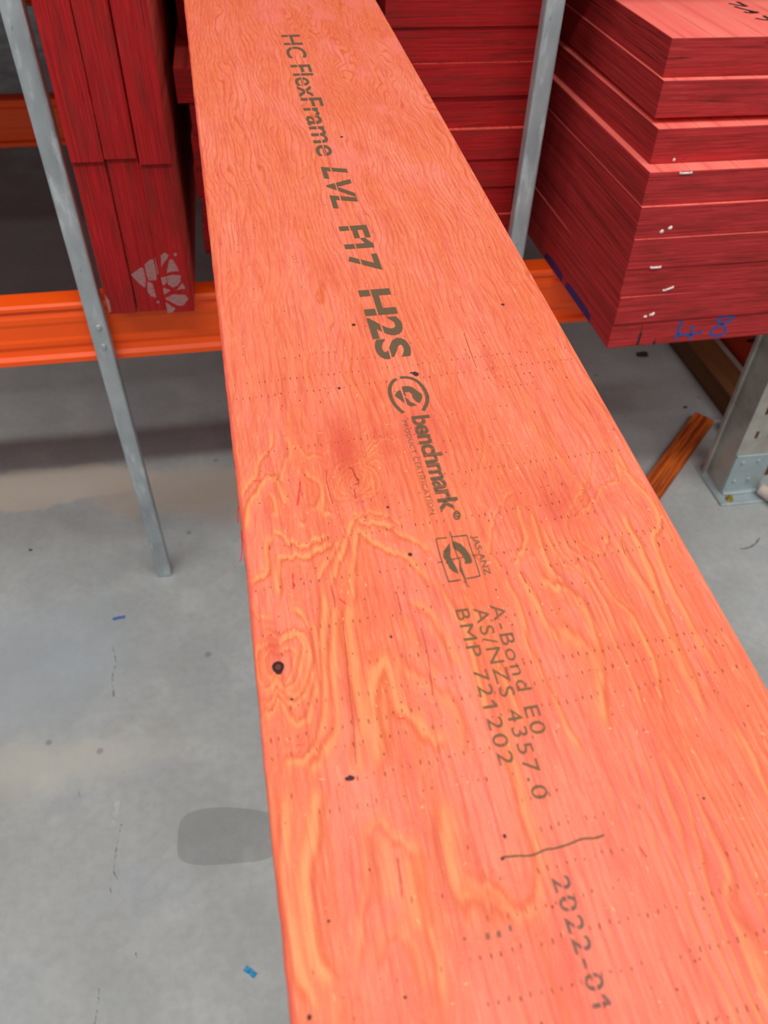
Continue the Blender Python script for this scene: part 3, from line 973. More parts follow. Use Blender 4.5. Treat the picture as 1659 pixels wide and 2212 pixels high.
# latewood lines of the face veneer: (tile, half width mm, side of the dark edge, strength, points)
G = [
    (T6, 1.6, 1, .9, [(460, 0), (470, 100), (460, 180), (420, 230), (370, 290), (340, 350), (330, 440), (290, 500), (240, 560), (190, 620), (165, 680)]),
    (T6, 1.8, -1, .8, [(550, 20), (600, 90), (630, 170), (640, 250), (610, 320), (590, 400), (570, 450), (545, 560), (570, 650), (610, 720), (640, 790)]),
    (T6, 2.0, 1, 1., [(215, 990), (225, 880), (240, 780), (275, 700), (330, 630), (365, 560), (410, 500), (460, 490), (520, 530), (550, 620)]),
    (T6, 2.0, -1, .8, [(440, 650), (490, 700), (510, 780), (510, 850), (470, 890)]),
    (T6, 1.2, 1, .8, [(700, 140), (740, 220), (780, 260), (870, 290), (970, 300)]),
    (T6, 1.8, -1, .8, [(790, 380), (800, 450), (860, 500), (910, 530), (940, 600), (925, 700), (880, 780), (820, 830)]),
    (T6, 2.0, 1, .9, [(930, 560), (950, 650), (940, 750), (960, 810), (1060, 820)]),
    (T6, 2.6, 1, .9, [(730, 920), (770, 935), (800, 940)]),
    (T6, 1.8, -1, .95, [(240, 1580), (270, 1480), (320, 1440), (400, 1420), (430, 1380), (430, 1300), (420, 1200), (430, 1120), (470, 1060), (530, 1040), (590, 1060), (640, 1100), (720, 1130), (800, 1130), (870, 1110), (950, 1050), (1010, 1010), (1040, 960)]),
    (T6, 1.7, -1, 1.1, [(500, 1650), (530, 1560), (525, 1450), (530, 1340), (545, 1270), (590, 1240), (660, 1230), (760, 1235), (850, 1215), (920, 1180), (980, 1120), (1030, 1060), (1080, 1000)]),
    (T6, 1.6, -1, .9, [(880, 1460), (920, 1390), (970, 1310), (1000, 1250), (1030, 1190), (1070, 1130), (1110, 1010)]),
    (T6, 1.8, -1, 1.1, [(1010, 1540), (1030, 1450), (1070, 1350), (1090, 1270), (1130, 1180), (1160, 1080), (1190, 990), (1220, 920), (1270, 870), (1320, 890), (1380, 920), (1470, 910), (1560, 930), (1640, 980), (1740, 1050), (1850, 1110), (1980, 1180), (2080, 1260)]),
    (T6, 1.9, -1, 1.1, [(1215, 1760), (1220, 1659), (1235, 1560), (1230, 1450), (1225, 1350), (1235, 1220), (1245, 1120), (1270, 1020), (1310, 990), (1360, 1020), (1390, 1070), (1450, 1110), (1530, 1140), (1620, 1180), (1720, 1210), (1800, 1290), (1900, 1400), (1980, 1520), (2060, 1650)]),
    (T6, 1.4, -1, .9, [(1180, 880), (1270, 840), (1380, 820), (1480, 815), (1560, 840), (1640, 880), (1740, 940)]),
    (T6, 0.9, 1, .9, [(1230, 360), (1330, 290), (1430, 210), (1500, 120), (1600, 125), (1700, 140)]),
    (T6, 0.8, 1, .8, [(1250, 300), (1350, 230), (1420, 160), (1500, 80)]),
    (T6, 0.8, 1, .8, [(1210, 380), (1300, 330), (1400, 270), (1480, 260), (1560, 300)]),
    (T6, 0.8, 1, .8, [(1260, 390), (1340, 360), (1420, 330), (1500, 360), (1550, 430), (1570, 560)]),
    (T6, 0.8, 1, .8, [(1130, 110), (1200, 125), (1280, 130), (1340, 90), (1370, 20)]),
    (T6, 0.9, 1, .8, [(1000, 420), (985, 500), (1000, 600), (1040, 690), (1080, 720)]),
    # knot 2
    (T7, 1.0, 1, 1., [(215, 520), (150, 510), (125, 560), (130, 640), (150, 700), (200, 740), (240, 720), (300, 740), (350, 700), (375, 600), (385, 520), (340, 480), (280, 490), (240, 520)]),
    (T7, 1.2, 1, 1., [(210, 440), (120, 430), (75, 480), (60, 580), (70, 690), (90, 780), (150, 810), (230, 770), (300, 800), (390, 770), (430, 690), (450, 560), (450, 450), (400, 390), (320, 400), (250, 440)]),
    (T7, 1.3, 1, 1., [(40, 345), (130, 340), (200, 360), (260, 390), (340, 350), (420, 345), (480, 400), (505, 500), (500, 640), (480, 780), (440, 850), (370, 860), (290, 830), (230, 820), (150, 860), (70, 890)]),
    (T7, 1.5, 1, 1., [(80, 990), (150, 950), (220, 890), (260, 880), (320, 900), (400, 930), (460, 900), (500, 820), (540, 700), (560, 560), (550, 400), (510, 280), (440, 200), (380, 160), (300, 200)]),
    (T7, 1.6, 1, 1.1, [(85, 1100), (130, 1050), (200, 1000), (260, 960), (300, 970), (350, 1040), (400, 1090), (450, 1110), (490, 1100), (510, 1030), (545, 920), (570, 800), (575, 650), (560, 480), (540, 300), (500, 180)]),
    (T7, 2.0, 1, 1.1, [(290, 1620), (310, 1500), (350, 1420), (420, 1400), (500, 1410), (560, 1350), (600, 1240), (630, 1100), (640, 950), (640, 750), (630, 600), (620, 400), (630, 250), (630, 100), (620, 0), (600, -140)]),
    (T7, 2.2, 1, 1.1, [(480, 1660), (540, 1540), (600, 1430), (660, 1330), (720, 1200), (740, 1080), (730, 900), (710, 750), (700, 600), (700, 450), (720, 330), (720, 180), (710, 0)]),
    (T7, 4.5, 1, .9, [(920, 1640), (930, 1500), (940, 1350), (960, 1200), (950, 1000), (920, 850), (890, 700), (870, 550), (840, 400), (820, 250), (850, 130), (880, 0)]),
    (T7, 4.0, -1, 1., [(1010, 1650), (1060, 1500), (1100, 1300), (1060, 1100), (1030, 950), (1050, 750), (1090, 640), (1140, 590), (1190, 660), (1215, 760), (1235, 880), (1270, 990), (1350, 1040), (1430, 1100), (1500, 1200), (1600, 1260), (1700, 1300), (1760, 1400)]),
    (T7, 3.6, 1, .7, [(1130, 700), (1120, 850), (1130, 1000), (1140, 1200), (1150, 1400)]),
    (T7, 3.0, -1, .9, [(1330, 60), (1450, 120), (1560, 200), (1620, 300), (1680, 400), (1740, 540), (1800, 700)]),
    (T7, 3.2, 1, .8, [(1250, 500), (1290, 600), (1350, 680), (1450, 750), (1550, 820), (1680, 920), (1760, 1050), (1800, 1250), (1790, 1500)]),
    (T7, 4.0, 1, .7, [(1300, 180), (1350, 330), (1420, 480), (1500, 600), (1620, 760)]),
    (T7, 1.6, -1, .7, [(10, 60), (40, 160), (120, 210), (220, 230)]),
    # lower left
    (T8, 3.0, -1, 1., [(120, -60), (135, 100), (140, 300), (130, 500), (140, 700), (160, 850), (190, 1000), (220, 1150), (260, 1300), (330, 1450), (360, 1600)]),
    (T8, 4.0, 1, 1., [(390, -60), (370, 60), (345, 200), (330, 340), (300, 430), (285, 520), (280, 680), (295, 800), (310, 950), (330, 1080), (370, 1200), (450, 1290), (510, 1340)]),
    (T8, 2.6, -1, .9, [(590, 1260), (620, 1180), (650, 1050), (655, 900), (690, 720), (690, 520), (690, 340), (735, 260), (800, 240), (850, 300), (950, 350), (1010, 400), (1050, 550), (1080, 700), (1110, 850), (1140, 1000), (1170, 1100), (1200, 1300), (1230, 1500), (1240, 1640)]),
    (T8, 6.0, -1, .85, [(780, 300), (800, 420), (820, 560), (830, 700), (850, 800)]),
    (T8, 6.0, 1, .8, [(960, 400), (990, 560), (1010, 700), (1040, 860), (1080, 1000)]),
    (T8, 5.0, -1, .9, [(1215, 0), (1230, 200), (1245, 400), (1260, 540), (1300, 660), (1370, 735), (1450, 710), (1550, 760), (1650, 800), (1730, 850)]),
    (T8, 6.0, 1, .6, [(1280, 760), (1400, 830), (1520, 860), (1640, 900)]),
    (T8, 3.0, -1, .7, [(720, 1300), (760, 1150), (800, 1020), (870, 990), (950, 1010), (1020, 1090), (1060, 1250), (1080, 1450)]),
    (T8, 3.0, 1, .6, [(520, 1380), (480, 1500), (500, 1650)]),
    (R1, 3.0, 1, .9, [(0, 1030), (60, 1010), (130, 1060), (200, 1100), (260, 1160), (310, 1195), (370, 1170), (410, 1100), (415, 980), (400, 860), (370, 740), (330, 600), (300, 470), (250, 330), (200, 150), (160, 0)]),
    # right of the printing
    (R2, 1.6, 1, .9, [(410, 860), (440, 950), (490, 1040), (520, 1150), (540, 1280), (600, 1400), (640, 1500), (700, 1600), (760, 1738), (830, 1860), (900, 2000)]),
    (R2, 2.4, 1, 1., [(480, 860), (530, 930), (590, 1040), (640, 1150), (690, 1220), (720, 1290)]),
    (R2, 5.0, 1, .8, [(720, 1200), (790, 1250), (860, 1300), (920, 1370), (940, 1480)]),
    (R2, 2.4, 1, 1., [(600, 860), (640, 930), (700, 960), (780, 990), (850, 1060), (900, 1150), (930, 1250), (955, 1350), (965, 1450), (965, 1550), (980, 1700), (1010, 1850)]),
    (R2, 1.5, 1, 1., [(560, 520), (590, 600), (620, 700), (650, 800), (690, 880), (760, 950), (840, 1030), (890, 1110)]),
    (R2, 1.5, -1, .9, [(500, 480), (500, 560), (530, 650), (540, 720), (500, 800), (470, 860)]),
    (R2, 1.1, 1, 1., [(620, 540), (640, 620), (670, 700), (710, 770), (760, 840), (830, 880), (880, 940), (925, 1000), (955, 1070), (990, 1150), (1030, 1250), (1080, 1350), (1130, 1450), (1170, 1560), (1210, 1690), (1260, 1820)]),
    (R2, 1.1, 1, 1., [(660, 560), (690, 640), (720, 720), (770, 800), (850, 850), (910, 930), (965, 1010), (1010, 1100), (1050, 1200), (1100, 1310)]),
    (R2, 1.4, 1, 1., [(720, 580), (740, 660), (770, 730), (830, 790), (890, 820), (940, 870), (985, 950), (1050, 1050), (1130, 1110), (1180, 1200), (1240, 1320), (1280, 1430), (1300, 1550), (1310, 1650), (1350, 1800)]),
    (R2, 1.2, 1, .9, [(880, 280), (870, 380), (830, 470), (790, 540), (770, 600), (790, 680), (830, 740), (880, 790)]),
    (R2, 1.0, 1, .9, [(900, 120), (905, 220), (900, 320), (880, 400), (840, 490), (810, 560)]),
    (R2, 1.2, -1, .9, [(830, 610), (850, 690), (900, 750), (950, 780), (990, 740), (1010, 680), (980, 640), (950, 600)]),
    (R2, 1.3, 1, .9, [(780, 590), (850, 560), (910, 500), (950, 430), (1010, 390), (1070, 360), (1060, 280), (1040, 180)]),
    (R2, 2.2, 1, 1., [(1060, 500), (1100, 560), (1130, 640), (1180, 720), (1210, 800), (1250, 880), (1280, 970), (1310, 1060), (1360, 1180), (1400, 1280), (1450, 1390), (1490, 1500), (1540, 1640), (1600, 1800)]),
    (R2, 2.4, 1, .9, [(1040, 640), (1080, 720), (1120, 820), (1170, 900), (1230, 980), (1280, 1080), (1340, 1200), (1400, 1330), (1440, 1440), (1500, 1600)]),
    (R2, 1.8, 1, .9, [(1000, 60), (1050, 180), (1100, 280), (1160, 380), (1240, 460), (1290, 540), (1300, 610), (1260, 680), (1280, 760), (1320, 870), (1370, 980), (1430, 1090), (1500, 1220), (1560, 1330), (1620, 1450), (1700, 1600)]),
    (R2, 1.2, 1, .8, [(940, 60), (1000, 180), (1070, 270), (1140, 340), (1220, 410), (1300, 520), (1380, 680), (1450, 840)]),
    (R2, 1.3, 1, .8, [(500, 420), (440, 450), (400, 500), (370, 580), (340, 680), (330, 760), (380, 830), (430, 920)]),
    (R2, 1.4, -1, .7, [(300, 0), (310, 150), (290, 300), (280, 450)]),
    (R2, 1.4, 1, .7, [(60, 20), (100, 120), (130, 230), (150, 330)]),
    (R2, 2.6, 1, .9, [(0, 880), (60, 980), (120, 1080), (190, 1180), (230, 1300), (260, 1450), (300, 1600), (330, 1738)]),
    (R2, 1.8, 1, .8, [(150, 1000), (220, 1060), (290, 1160), (340, 1300), (390, 1430), (450, 1560), (510, 1700), (560, 1850)]),
    # middle-upper traces
    (C4, 1.6, 1, .8, [(700, 880), (740, 950), (800, 1030), (850, 1110), (890, 1190), (910, 1290), (960, 1400)]),
    (C4, 1.6, 1, .8, [(930, 680), (940, 780), (980, 880), (1030, 960), (1080, 1060), (1130, 1160), (1200, 1290), (1260, 1420)]),
    (C4, 1.2, 1, .8, [(570, 700), (600, 800), (640, 900), (650, 1000), (660, 1120), (690, 1240), (700, 1360)]),
    (C4, 1.0, 1, .8, [(480, 560), (490, 700), (500, 850), (500, 980), (500, 1080), (540, 1200), (560, 1320)]),
    (C4, 1.0, 1, .8, [(540, 640), (560, 760), (600, 900), (590, 1020), (620, 1130)]),
    (C4, 1.4, 1, .8, [(930, 650), (1000, 600), (1040, 580)]),
    (C4, 1.4, 1, .7, [(560, 590), (640, 580), (720, 570)]),
    (C4, 1.0, 1, .8, [(1080, 720), (1140, 800), (1190, 900), (1250, 1010)]),
    (C4, 1.0, 1, .8, [(1100, 560), (1130, 680), (1200, 800), (1260, 930), (1330, 1060)]),
    (C3, 1.6, 1, .9, [(200, 60), (215, 150), (220, 260), (170, 340), (130, 400), (125, 500), (170, 580), (220, 650), (235, 720), (270, 800), (300, 900), (290, 1020), (250, 1150)]),
    (C3, 1.2, 1, .9, [(330, 0), (360, 100), (400, 200), (380, 330), (360, 450), (390, 600), (400, 750), (400, 900), (380, 1050)]),
    (C3, 1.2, 1, .9, [(540, 0), (560, 120), (530, 250), (500, 380), (470, 480), (520, 600), (560, 720), (570, 860), (590, 1000)]),
    (C3, 1.2, 1, .9, [(620, 150), (600, 280), (640, 400), (680, 520), (700, 650), (640, 750), (660, 900), (700, 1050), (720, 1150)]),
    (C3, 1.2, 1, .8, [(290, 200), (300, 350), (270, 450), (300, 600), (320, 700), (350, 850), (340, 1000)]),
    (C3, 1.2, 1, .8, [(450, 80), (470, 220), (440, 360), (430, 520), (440, 680), (470, 820), (480, 980), (460, 1120)]),
]

# sampling grid of the top face: finer towards the viewer
v_nodes = np.concatenate([np.linspace(-1.5, -0.03, 40)[:-1], np.arange(-0.03, 0.46, 0.0010), np.arange(0.46, 1.26, 0.0017), np.linspace(1.27, 2.1, 40)])
u_n = 300
ug = np.linspace(0, 1, u_n)
left_edge = np.interp(v_nodes, [-1.5, 0.03, 0.131, 0.21, 0.258, 0.45, 0.8, 1.16, 2.1], np.array([-9.2, -9.1, -9.0, -8.2, -7.5, -7.7, -8.1, -8.0, -8.0]) / 1000)
rgh = np.convolve(rng.normal(0, 1, len(v_nodes) + 8), np.ones(9) / 9, 'valid')[:len(v_nodes)] * 0.0003
left_edge = left_edge + np.where((v_nodes > -0.05) & (v_nodes < 1.3), rgh, 0)
U = left_edge[:, None] + (BW_R - left_edge)[:, None] * ug[None, :]
Vv = np.repeat(v_nodes[:, None], u_n, 1)


def vnoise(x, y, seed):
    """smooth value noise"""
    r = np.random.default_rng(seed).random((256, 256))
    xi, yi = np.floor(x).astype(int), np.floor(y).astype(int)
    fx, fy = x - xi, y - yi
    fx, fy = fx * fx * (3 - 2 * fx), fy * fy * (3 - 2 * fy)
    g = lambda a, b: r[a & 255, b & 255]
    return (g(xi, yi) * (1 - fx) + g(xi + 1, yi) * fx) * (1 - fy) + (g(xi, yi + 1) * (1 - fx) + g(xi + 1, yi + 1) * fx) * fy - 0.5


def fbm(x, y, seed, oct=3):
    s, a = 0, 1.0
    for i in range(oct):
        s = s + a * vnoise(x * 2 ** i, y * 2 ** i, seed + i)
        a *= 0.5
    return s


# jitter the lookup so the hand-laid lines wander like fibre
Uj = U + 0.0009 * fbm(U * 160, Vv * 45, 3)
Vj = Vv + 0.0022 * fbm(U * 200, Vv * 60, 9) + 0.0045 * fbm(U * 420, Vv * 14, 15, 2)
late = np.zeros_like(U)
edge = np.zeros_like(U)
near = np.zeros_like(U)
dmin = np.full_like(U, 1.0)


def stamp_line(P, w, side, st):
    global late, edge, near, dmin
    P = smooth_pts(P, 5)
    R_ = max(w * 3.2, 0.010)
    i0, i1 = np.searchsorted(v_nodes, [P[:, 1].min() - R_ * 2, P[:, 1].max() + R_ * 2])
    if i1 <= i0:
        return
    uu, vv = Uj[i0:i1], Vj[i0:i1]
    best = np.full(uu.shape, 1e9)
    sgn = np.zeros(uu.shape)
    tpar = np.zeros(uu.shape)
    closed = np.linalg.norm(P[0] - P[-1]) < 0.004
    nP = len(P) - 1
    for si, (a, b) in enumerate(zip(P[:-1], P[1:])):
        d = b - a
        L2 = d @ d + 1e-12
        j0 = np.searchsorted(v_nodes[i0:i1], min(a[1], b[1]) - R_ * 2)
        j1 = np.searchsorted(v_nodes[i0:i1], max(a[1], b[1]) + R_ * 2)
        if j1 <= j0:
            continue
        pu, pv = uu[j0:j1] - a[0], vv[j0:j1] - a[1]
        t = np.clip((pu * d[0] + pv * d[1]) / L2, 0, 1)
        du, dv = pu - t * d[0], pv - t * d[1]
        dist = np.sqrt(du * du + (dv * 0.8) ** 2)
        c = d[0] * pv - d[1] * pu
        bs = best[j0:j1]
        m = dist < bs
        bs[m] = dist[m]
        sgn[j0:j1][m] = np.sign(c)[m]
        tpar[j0:j1][m] = ((si + t) / nP)[m]
    s = best * sgn * side           # positive towards the dark edge side
    prof = np.where(s > 0, np.exp(-(s / (0.85 * w)) ** 3), 0.72 * np.exp(-(s / (1.2 * w)) ** 2) + 0.28 * np.exp(-(s / (2.6 * w)) ** 2))
    if not closed:
        tp = np.clip(np.minimum(tpar, 1 - tpar) / 0.12, 0, 1)
        st = st * (0.1 + 0.9 * tp * tp * (3 - 2 * tp))
    lt = prof * st
    ed = np.exp(-((s - 0.95 * w) / (0.5 * w)) ** 2) * st * 0.85
    late[i0:i1] = np.maximum(late[i0:i1], lt)
    edge[i0:i1] = np.maximum(edge[i0:i1], ed)
    dmin[i0:i1] = np.minimum(dmin[i0:i1], np.maximum(best - w, 0))
    near[i0:i1] = np.maximum(near[i0:i1], np.exp(-(best / (0.006 + w)) ** 2))


for (til, wmm, side, st, pts) in G:
    if til in (C3, C4):
        st *= 0.55
    stamp_line(uvs(pts, *til), wmm * (0.82 if wmm > 2.5 else 1.0) / 1000.0, side, st)
# rings of the pin knot high on the left
for (rx, ry) in ((45, 50), (85, 85), (125, 120), (170, 150), (215, 190)):
    ring = []
    for a in range(0, 361, 15):
        t = math.radians(a)
        sq = 1.0 / (abs(math.cos(t)) ** 3 + abs(math.sin(t)) ** 3) ** (1 / 3)
        wob = 1 + 0.06 * math.sin(3 * t + rx) + 0.05 * math.sin(5 * t + ry)
        ring.append((1260 + rx * sq * wob * math.cos(t) * 0.93, 520 + ry * sq * wob * math.sin(t) * 0.92))
    stamp_line(uvs(ring, *T6), 0.0008, 1, 0.85)

# straight procedural grain elsewhere: contours of a slowly wandering field
def field(seed):
    base = U / 0.0044 + 3.4 * fbm(U * 20, Vv * 5.0, seed) + 1.7 * fbm(U * 55, Vv * 17, seed + 5)
    return base


fl = field(21)
far_swirl = np.clip((Vv - 0.52) / 0.35, 0, 1) * np.clip((Uj - 0.03) / 0.09, 0, 1)
fl = fl + far_swirl * 4.5 * fbm(U * 34, Vv * 11, 40)
ph = fl - np.floor(fl)
g_late = np.exp(-((ph - 0.5) / 0.2) ** 2)
g_edge = np.exp(-((ph - 0.74) / 0.1) ** 2)
right_dense = np.clip((U - 0.10) / 0.06, 0, 1) * np.clip((0.24 - Vv) / 0.12, 0, 1)
amt = (1 - np.clip(near * 0.95, 0, 1)) * np.clip(np.maximum(np.clip((Vv - 0.19) / 0.09, 0, 1), right_dense), 0.4, 1)
eph = (dmin + 0.0012 * fbm(U * 90, Vv * 20, 55)) / 0.0034
efr = eph - np.floor(eph)
ew = np.clip(dmin / 0.0015, 0, 1) * np.exp(-(dmin / 0.0075) ** 2) * (dmin < 0.9)
late = np.maximum(late, np.exp(-((efr - 0.55) / 0.22) ** 2) * ew * 0.42)
edge = np.maximum(edge, np.exp(-((efr - 0.2) / 0.14) ** 2) * ew * 0.5)
farw = np.clip((Vv - 0.27) / 0.12, 0, 1)
late = np.maximum(late, g_late * amt * (0.95 - 0.38 * farw))
edge = np.maximum(edge, g_edge * amt * (0.8 + 0.25 * farw))
patch = 1 + 0.35 * fbm(U * 40, Vv * 12, 70)
late = np.clip(late * patch, 0, 1.15)
edge = np.clip(edge * patch, 0, 1.1)
# pink scuffed / chalky areas toward the far end, red stain near the knots and at the lower right
scuff = np.clip(fbm(U * 40, Vv * 22, 90, 4) * 2.0 - 0.3, 0, 0.7) * np.clip((Vv - 0.5) / 0.25, 0, 1) * np.clip((U - 0.03) / 0.08, 0, 1)


def spot(px, py, ru, rv):
    c = uv_px(px, py)
    return np.exp(-((U - c[0]) / ru) ** 2 - ((Vv - c[1]) / rv) ** 2)


stain = 0.9 * spot(735, 975, .010, .030) + 0.9 * spot(590, 1395, .004, .010) + 0.55 * spot(880, 930, .030, .03) + 0.5 * spot(1190, 1090, .022, .025) + 0.3 * spot(1430, 2000, .05, .05) \
    + 0.8 * spot(1460, 770, .02, .02) + 0.25 * spot(1500, 1700, .03, .04) + 0.3 * spot(1120, 2080, .03, .03)
stain = stain + 1.3 * np.exp(-((U - left_edge[:, None]) / (0.0012 + 0.0006 * vnoise(Vv * 60, U * 0, 8))) ** 2)
stain = np.clip(stain * (0.9 + 1.2 * fbm(U * 120, Vv * 24, 130)), 0, 1)

nv = len(v_nodes)
zz = np.zeros_like(U)
zz -= 0.000015 * (1 - np.clip(late, 0, 1))
verts = np.stack([U.ravel(), Vv.ravel(), zz.ravel()], 1)
ii = np.arange(nv * u_n).reshape(nv, u_n)
quads = np.stack([ii[:-1, :-1].ravel(), ii[:-1, 1:].ravel(), ii[1:, 1:].ravel(), ii[1:, :-1].ravel()], 1)
# rim: follow the boundary down with a small round-over
border = np.concatenate([ii[0, :], ii[1:, -1], ii[-1, -2::-1], ii[-2:0:-1, 0]])
nb = len(border)
cu = (BW_L + BW_R) / 2
rims = []
allv = [verts]
base = len(verts)
bco = verts[border].copy()
outw = np.zeros_like(bco)
outw[:, 0] = np.where(np.isin(border, ii[:, -1]), 1, 0) - np.where(np.isin(border, ii[:, 0]), 1, 0)
prev = border
allq = [quads]
matidx = [np.zeros(len(quads), int)]
for step, (off, zc) in enumerate(((0.0006, -0.0009), (0.0008, -0.0025), (0.0008, -BT + 0.0012), (0.0, -BT))):
    ring = bco + outw * off
    ring[:, 2] = zc
    allv.append(ring)
    cur = np.arange(base, base + nb)
    base += nb
    nx = np.roll(np.arange(nb), -1)
    allq.append(np.stack([prev, cur, cur[nx], prev[nx]], 1))
    matidx.append(np.full(nb, 0 if step == 0 else 1))
    prev = cur
vall = np.concatenate(allv)
qall = np.concatenate(allq)
me = bpy.data.meshes.new('lvl_board_body')
nq = len(qall)
me.vertices.add(len(vall))
me.vertices.foreach_set('co', vall.astype(np.float32).ravel())
me.loops.add(nq * 4 + nb)
me.loops.foreach_set('vertex_index', np.concatenate([qall.ravel(), prev[::-1]]).astype(np.int32))
me.polygons.add(nq + 1)
me.polygons.foreach_set('loop_start', np.concatenate([np.arange(nq) * 4, [nq * 4]]).astype(np.int32))
me.polygons.foreach_set('material_index', np.concatenate([np.concatenate(matidx), [1]]).astype(np.int32))
me.polygons.foreach_set('use_smooth', np.concatenate([np.concatenate(matidx) == 0, [False]]))
me.update(calc_edges=True)
for nm, arr in (('late', late), ('edge', edge), ('scuff', scuff), ('stain', stain)):
    at = me.attributes.new(nm, 'FLOAT', 'POINT')
    full = np.zeros(len(vall), np.float32)
    full[:len(verts)] = arr.ravel()
    at.data.foreach_set('value', full)

k = NT('orange_red_face_veneer', rough=0.5, spec=0.35)
v = k.coord()
al, ae, asc, ast = k.attr('late'), k.attr('edge'), k.attr('scuff'), k.attr('stain')
fib = k.noise(k.mapping(v, (1500, 60, 1)), 1.0, 4, 0.6)
fib2 = k.noise(k.mapping(v, (420, 16, 1)), 1.0, 4, 0.6)
spk = k.noise(k.mapping(v, (2600, 1300, 1)), 1.0, 2, 0.6)
big_n = k.noise(k.mapping(v, (26, 8, 1)), 1.0, 3, 0.5)
pk = k.noise(k.mapping(v, (70, 14, 1), loc=(2, 5, 0)), 1.0, 3, 0.55)
og = k.noise(k.mapping(v, (34, 5, 1), loc=(7, 2, 0)), 1.0, 3, 0.55, 0.4)
c = k.mix(k.ramp(big_n, 0.3, 0.7), srgb(228, 110, 84), srgb(234, 124, 104))
c = k.mix(k.ramp(pk, 0.46, 0.7, 0, 0.55), c, srgb(220, 92, 78))
og2 = k.noise(k.mapping(v, (340, 9, 1), loc=(1, 4, 0)), 1.0, 3, 0.6)
ogm = k.math('ADD', k.math('MULTIPLY', og, 0.68), k.math('MULTIPLY', og2, 0.32))
c = k.mix(k.ramp(ogm, 0.48, 0.56, 0, 0.5), c, srgb(222, 104, 60))
c = k.mix(k.ramp(ogm, 0.38, 0.45, 0.4, 0), c, srgb(240, 142, 118))
c = k.mix(k.math('MULTIPLY', al, 0.85, clamp=True), c, srgb(233, 131, 78))
c = k.mix(k.ramp(al, 0.6, 1.1, 0, 0.45), c, srgb(242, 160, 104))
c = k.mix(k.math('MULTIPLY', ae, 0.95, clamp=True), c, srgb(208, 94, 48))
c = k.mix(k.ramp(fib2, 0.47, 0.66, 0, 0.5), c, srgb(200, 76, 60))
c = k.mix(k.ramp(fib, 0.50, 0.70, 0, 0.38), c, srgb(246, 168, 128))
c = k.mix(k.ramp(spk, 0.54, 0.72, 0, 0.45), c, srgb(196, 72, 50))
c = k.mix(k.ramp(spk, 0.26, 0.42, 0.35, 0), c, srgb(248, 172, 132))
c = k.mix(k.math('MULTIPLY', asc, 0.6), c, srgb(238, 128, 118))
c = k.mix(k.math('MULTIPLY', ast, 0.62), c, srgb(198, 60, 46))
k.color(c)
k.bump(k.math('ADD', fib, k.math('MULTIPLY', fib2, 0.8)), 0.25, 0.00025)
M['big_face'] = k.m
M['big_edge'] = ply_edge_material('big_board_edge', srgb(190, 38, 48), srgb(214, 56, 60), srgb(232, 92, 84))
me.materials.append(M['big_face'])
me.materials.append(M['big_edge'])
body = obj('board_body', me, (), big)
BF = ((0, 0, 0), (1, 0, 0), (0, 1, 0), (0, 0, 1))

# ---- lathe checks: rows of short dark slits across the veneer
V, Fc = [], []
row_v = -0.02
while row_v < 0.44:
    tilt = random.uniform(0.02, 0.07)
    u = BW_L + random.uniform(0.002, 0.006)
    a, b = sorted((random.uniform(-0.05, 0.22), random.uniform(0.03, 0.3)))
    while u < BW_R - 0.003:
        on = (a < u < b) or random.random() < 0.12
        if on and random.random() < 0.85:
            ln = random.uniform(0.0010, 0.0026)
            cv = row_v + (u - 0.1) * tilt + random.uniform(-0.0008, 0.0008)
            cu_ = u + random.uniform(-0.0004, 0.0004)
            w = random.uniform(0.00018, 0.00042)
            sk = random.uniform(-0.0002, 0.0002)
            bb = len(V)
            V += [(cu_ - w / 2 + sk, cv + ln / 2), (cu_ + w / 2 + sk, cv + ln / 2 - 0.0002), (cu_ + w / 2, cv - ln / 2), (cu_ - w / 2, cv - ln / 2 + 0.0002)]
            Fc.append((bb, bb + 1, bb + 2, bb + 3))
        u += 0.0041
    row_v += random.uniform(0.0105, 0.0165)
for i in range(260):
    cu_, cv = random.uniform(BW_L + .003, BW_R - .003), random.uniform(-0.02, 0.7)
    r = random.uniform(0.0002, 0.00045)
    bb = len(V)
    V += [(cu_ + r * math.cos(t * 1.047) * random.uniform(.6, 1.2), cv + r * 1.3 * math.sin(t * 1.047)) for t in range(6)]
    Fc.append(tuple(range(bb, bb + 6)))
me = flat_mesh(V, Fc, BF, 0.0002)
obj('lathe_check_marks', me, simple('dark_red_check', srgb(118, 40, 26), srgb(80, 24, 18), (300, 300, 300), rough=0.9), big, kind='stuff')
# pale raised fibres
V, Fc = [], []
for i in range(420):
    vv = random.choice((random.uniform(-0.02, 0.35), random.uniform(0.35, 0.95)))
    uu = random.uniform(BW_L + .003, BW_R - .003)
    ln, w, a = random.uniform(0.0006, 0.003), random.uniform(0.00025, 0.0007), random.uniform(-0.5, 0.5) + (1.5708 if random.random() < .25 else 0)
    dx, dy = math.sin(a) * ln / 2, math.cos(a) * ln / 2
    ribbon_into(V, Fc, [(uu - dx, vv - dy), (uu, vv), (uu + dx, vv + dy)], [w * .4, w, w * .3])
obj('raised_fibres', flat_mesh(V, Fc, BF, 0.00025), simple('pale_torn_fibre', srgb(250, 178, 128), srgb(248, 160, 120), (300, 300, 300), rough=0.9), big, kind='stuff')

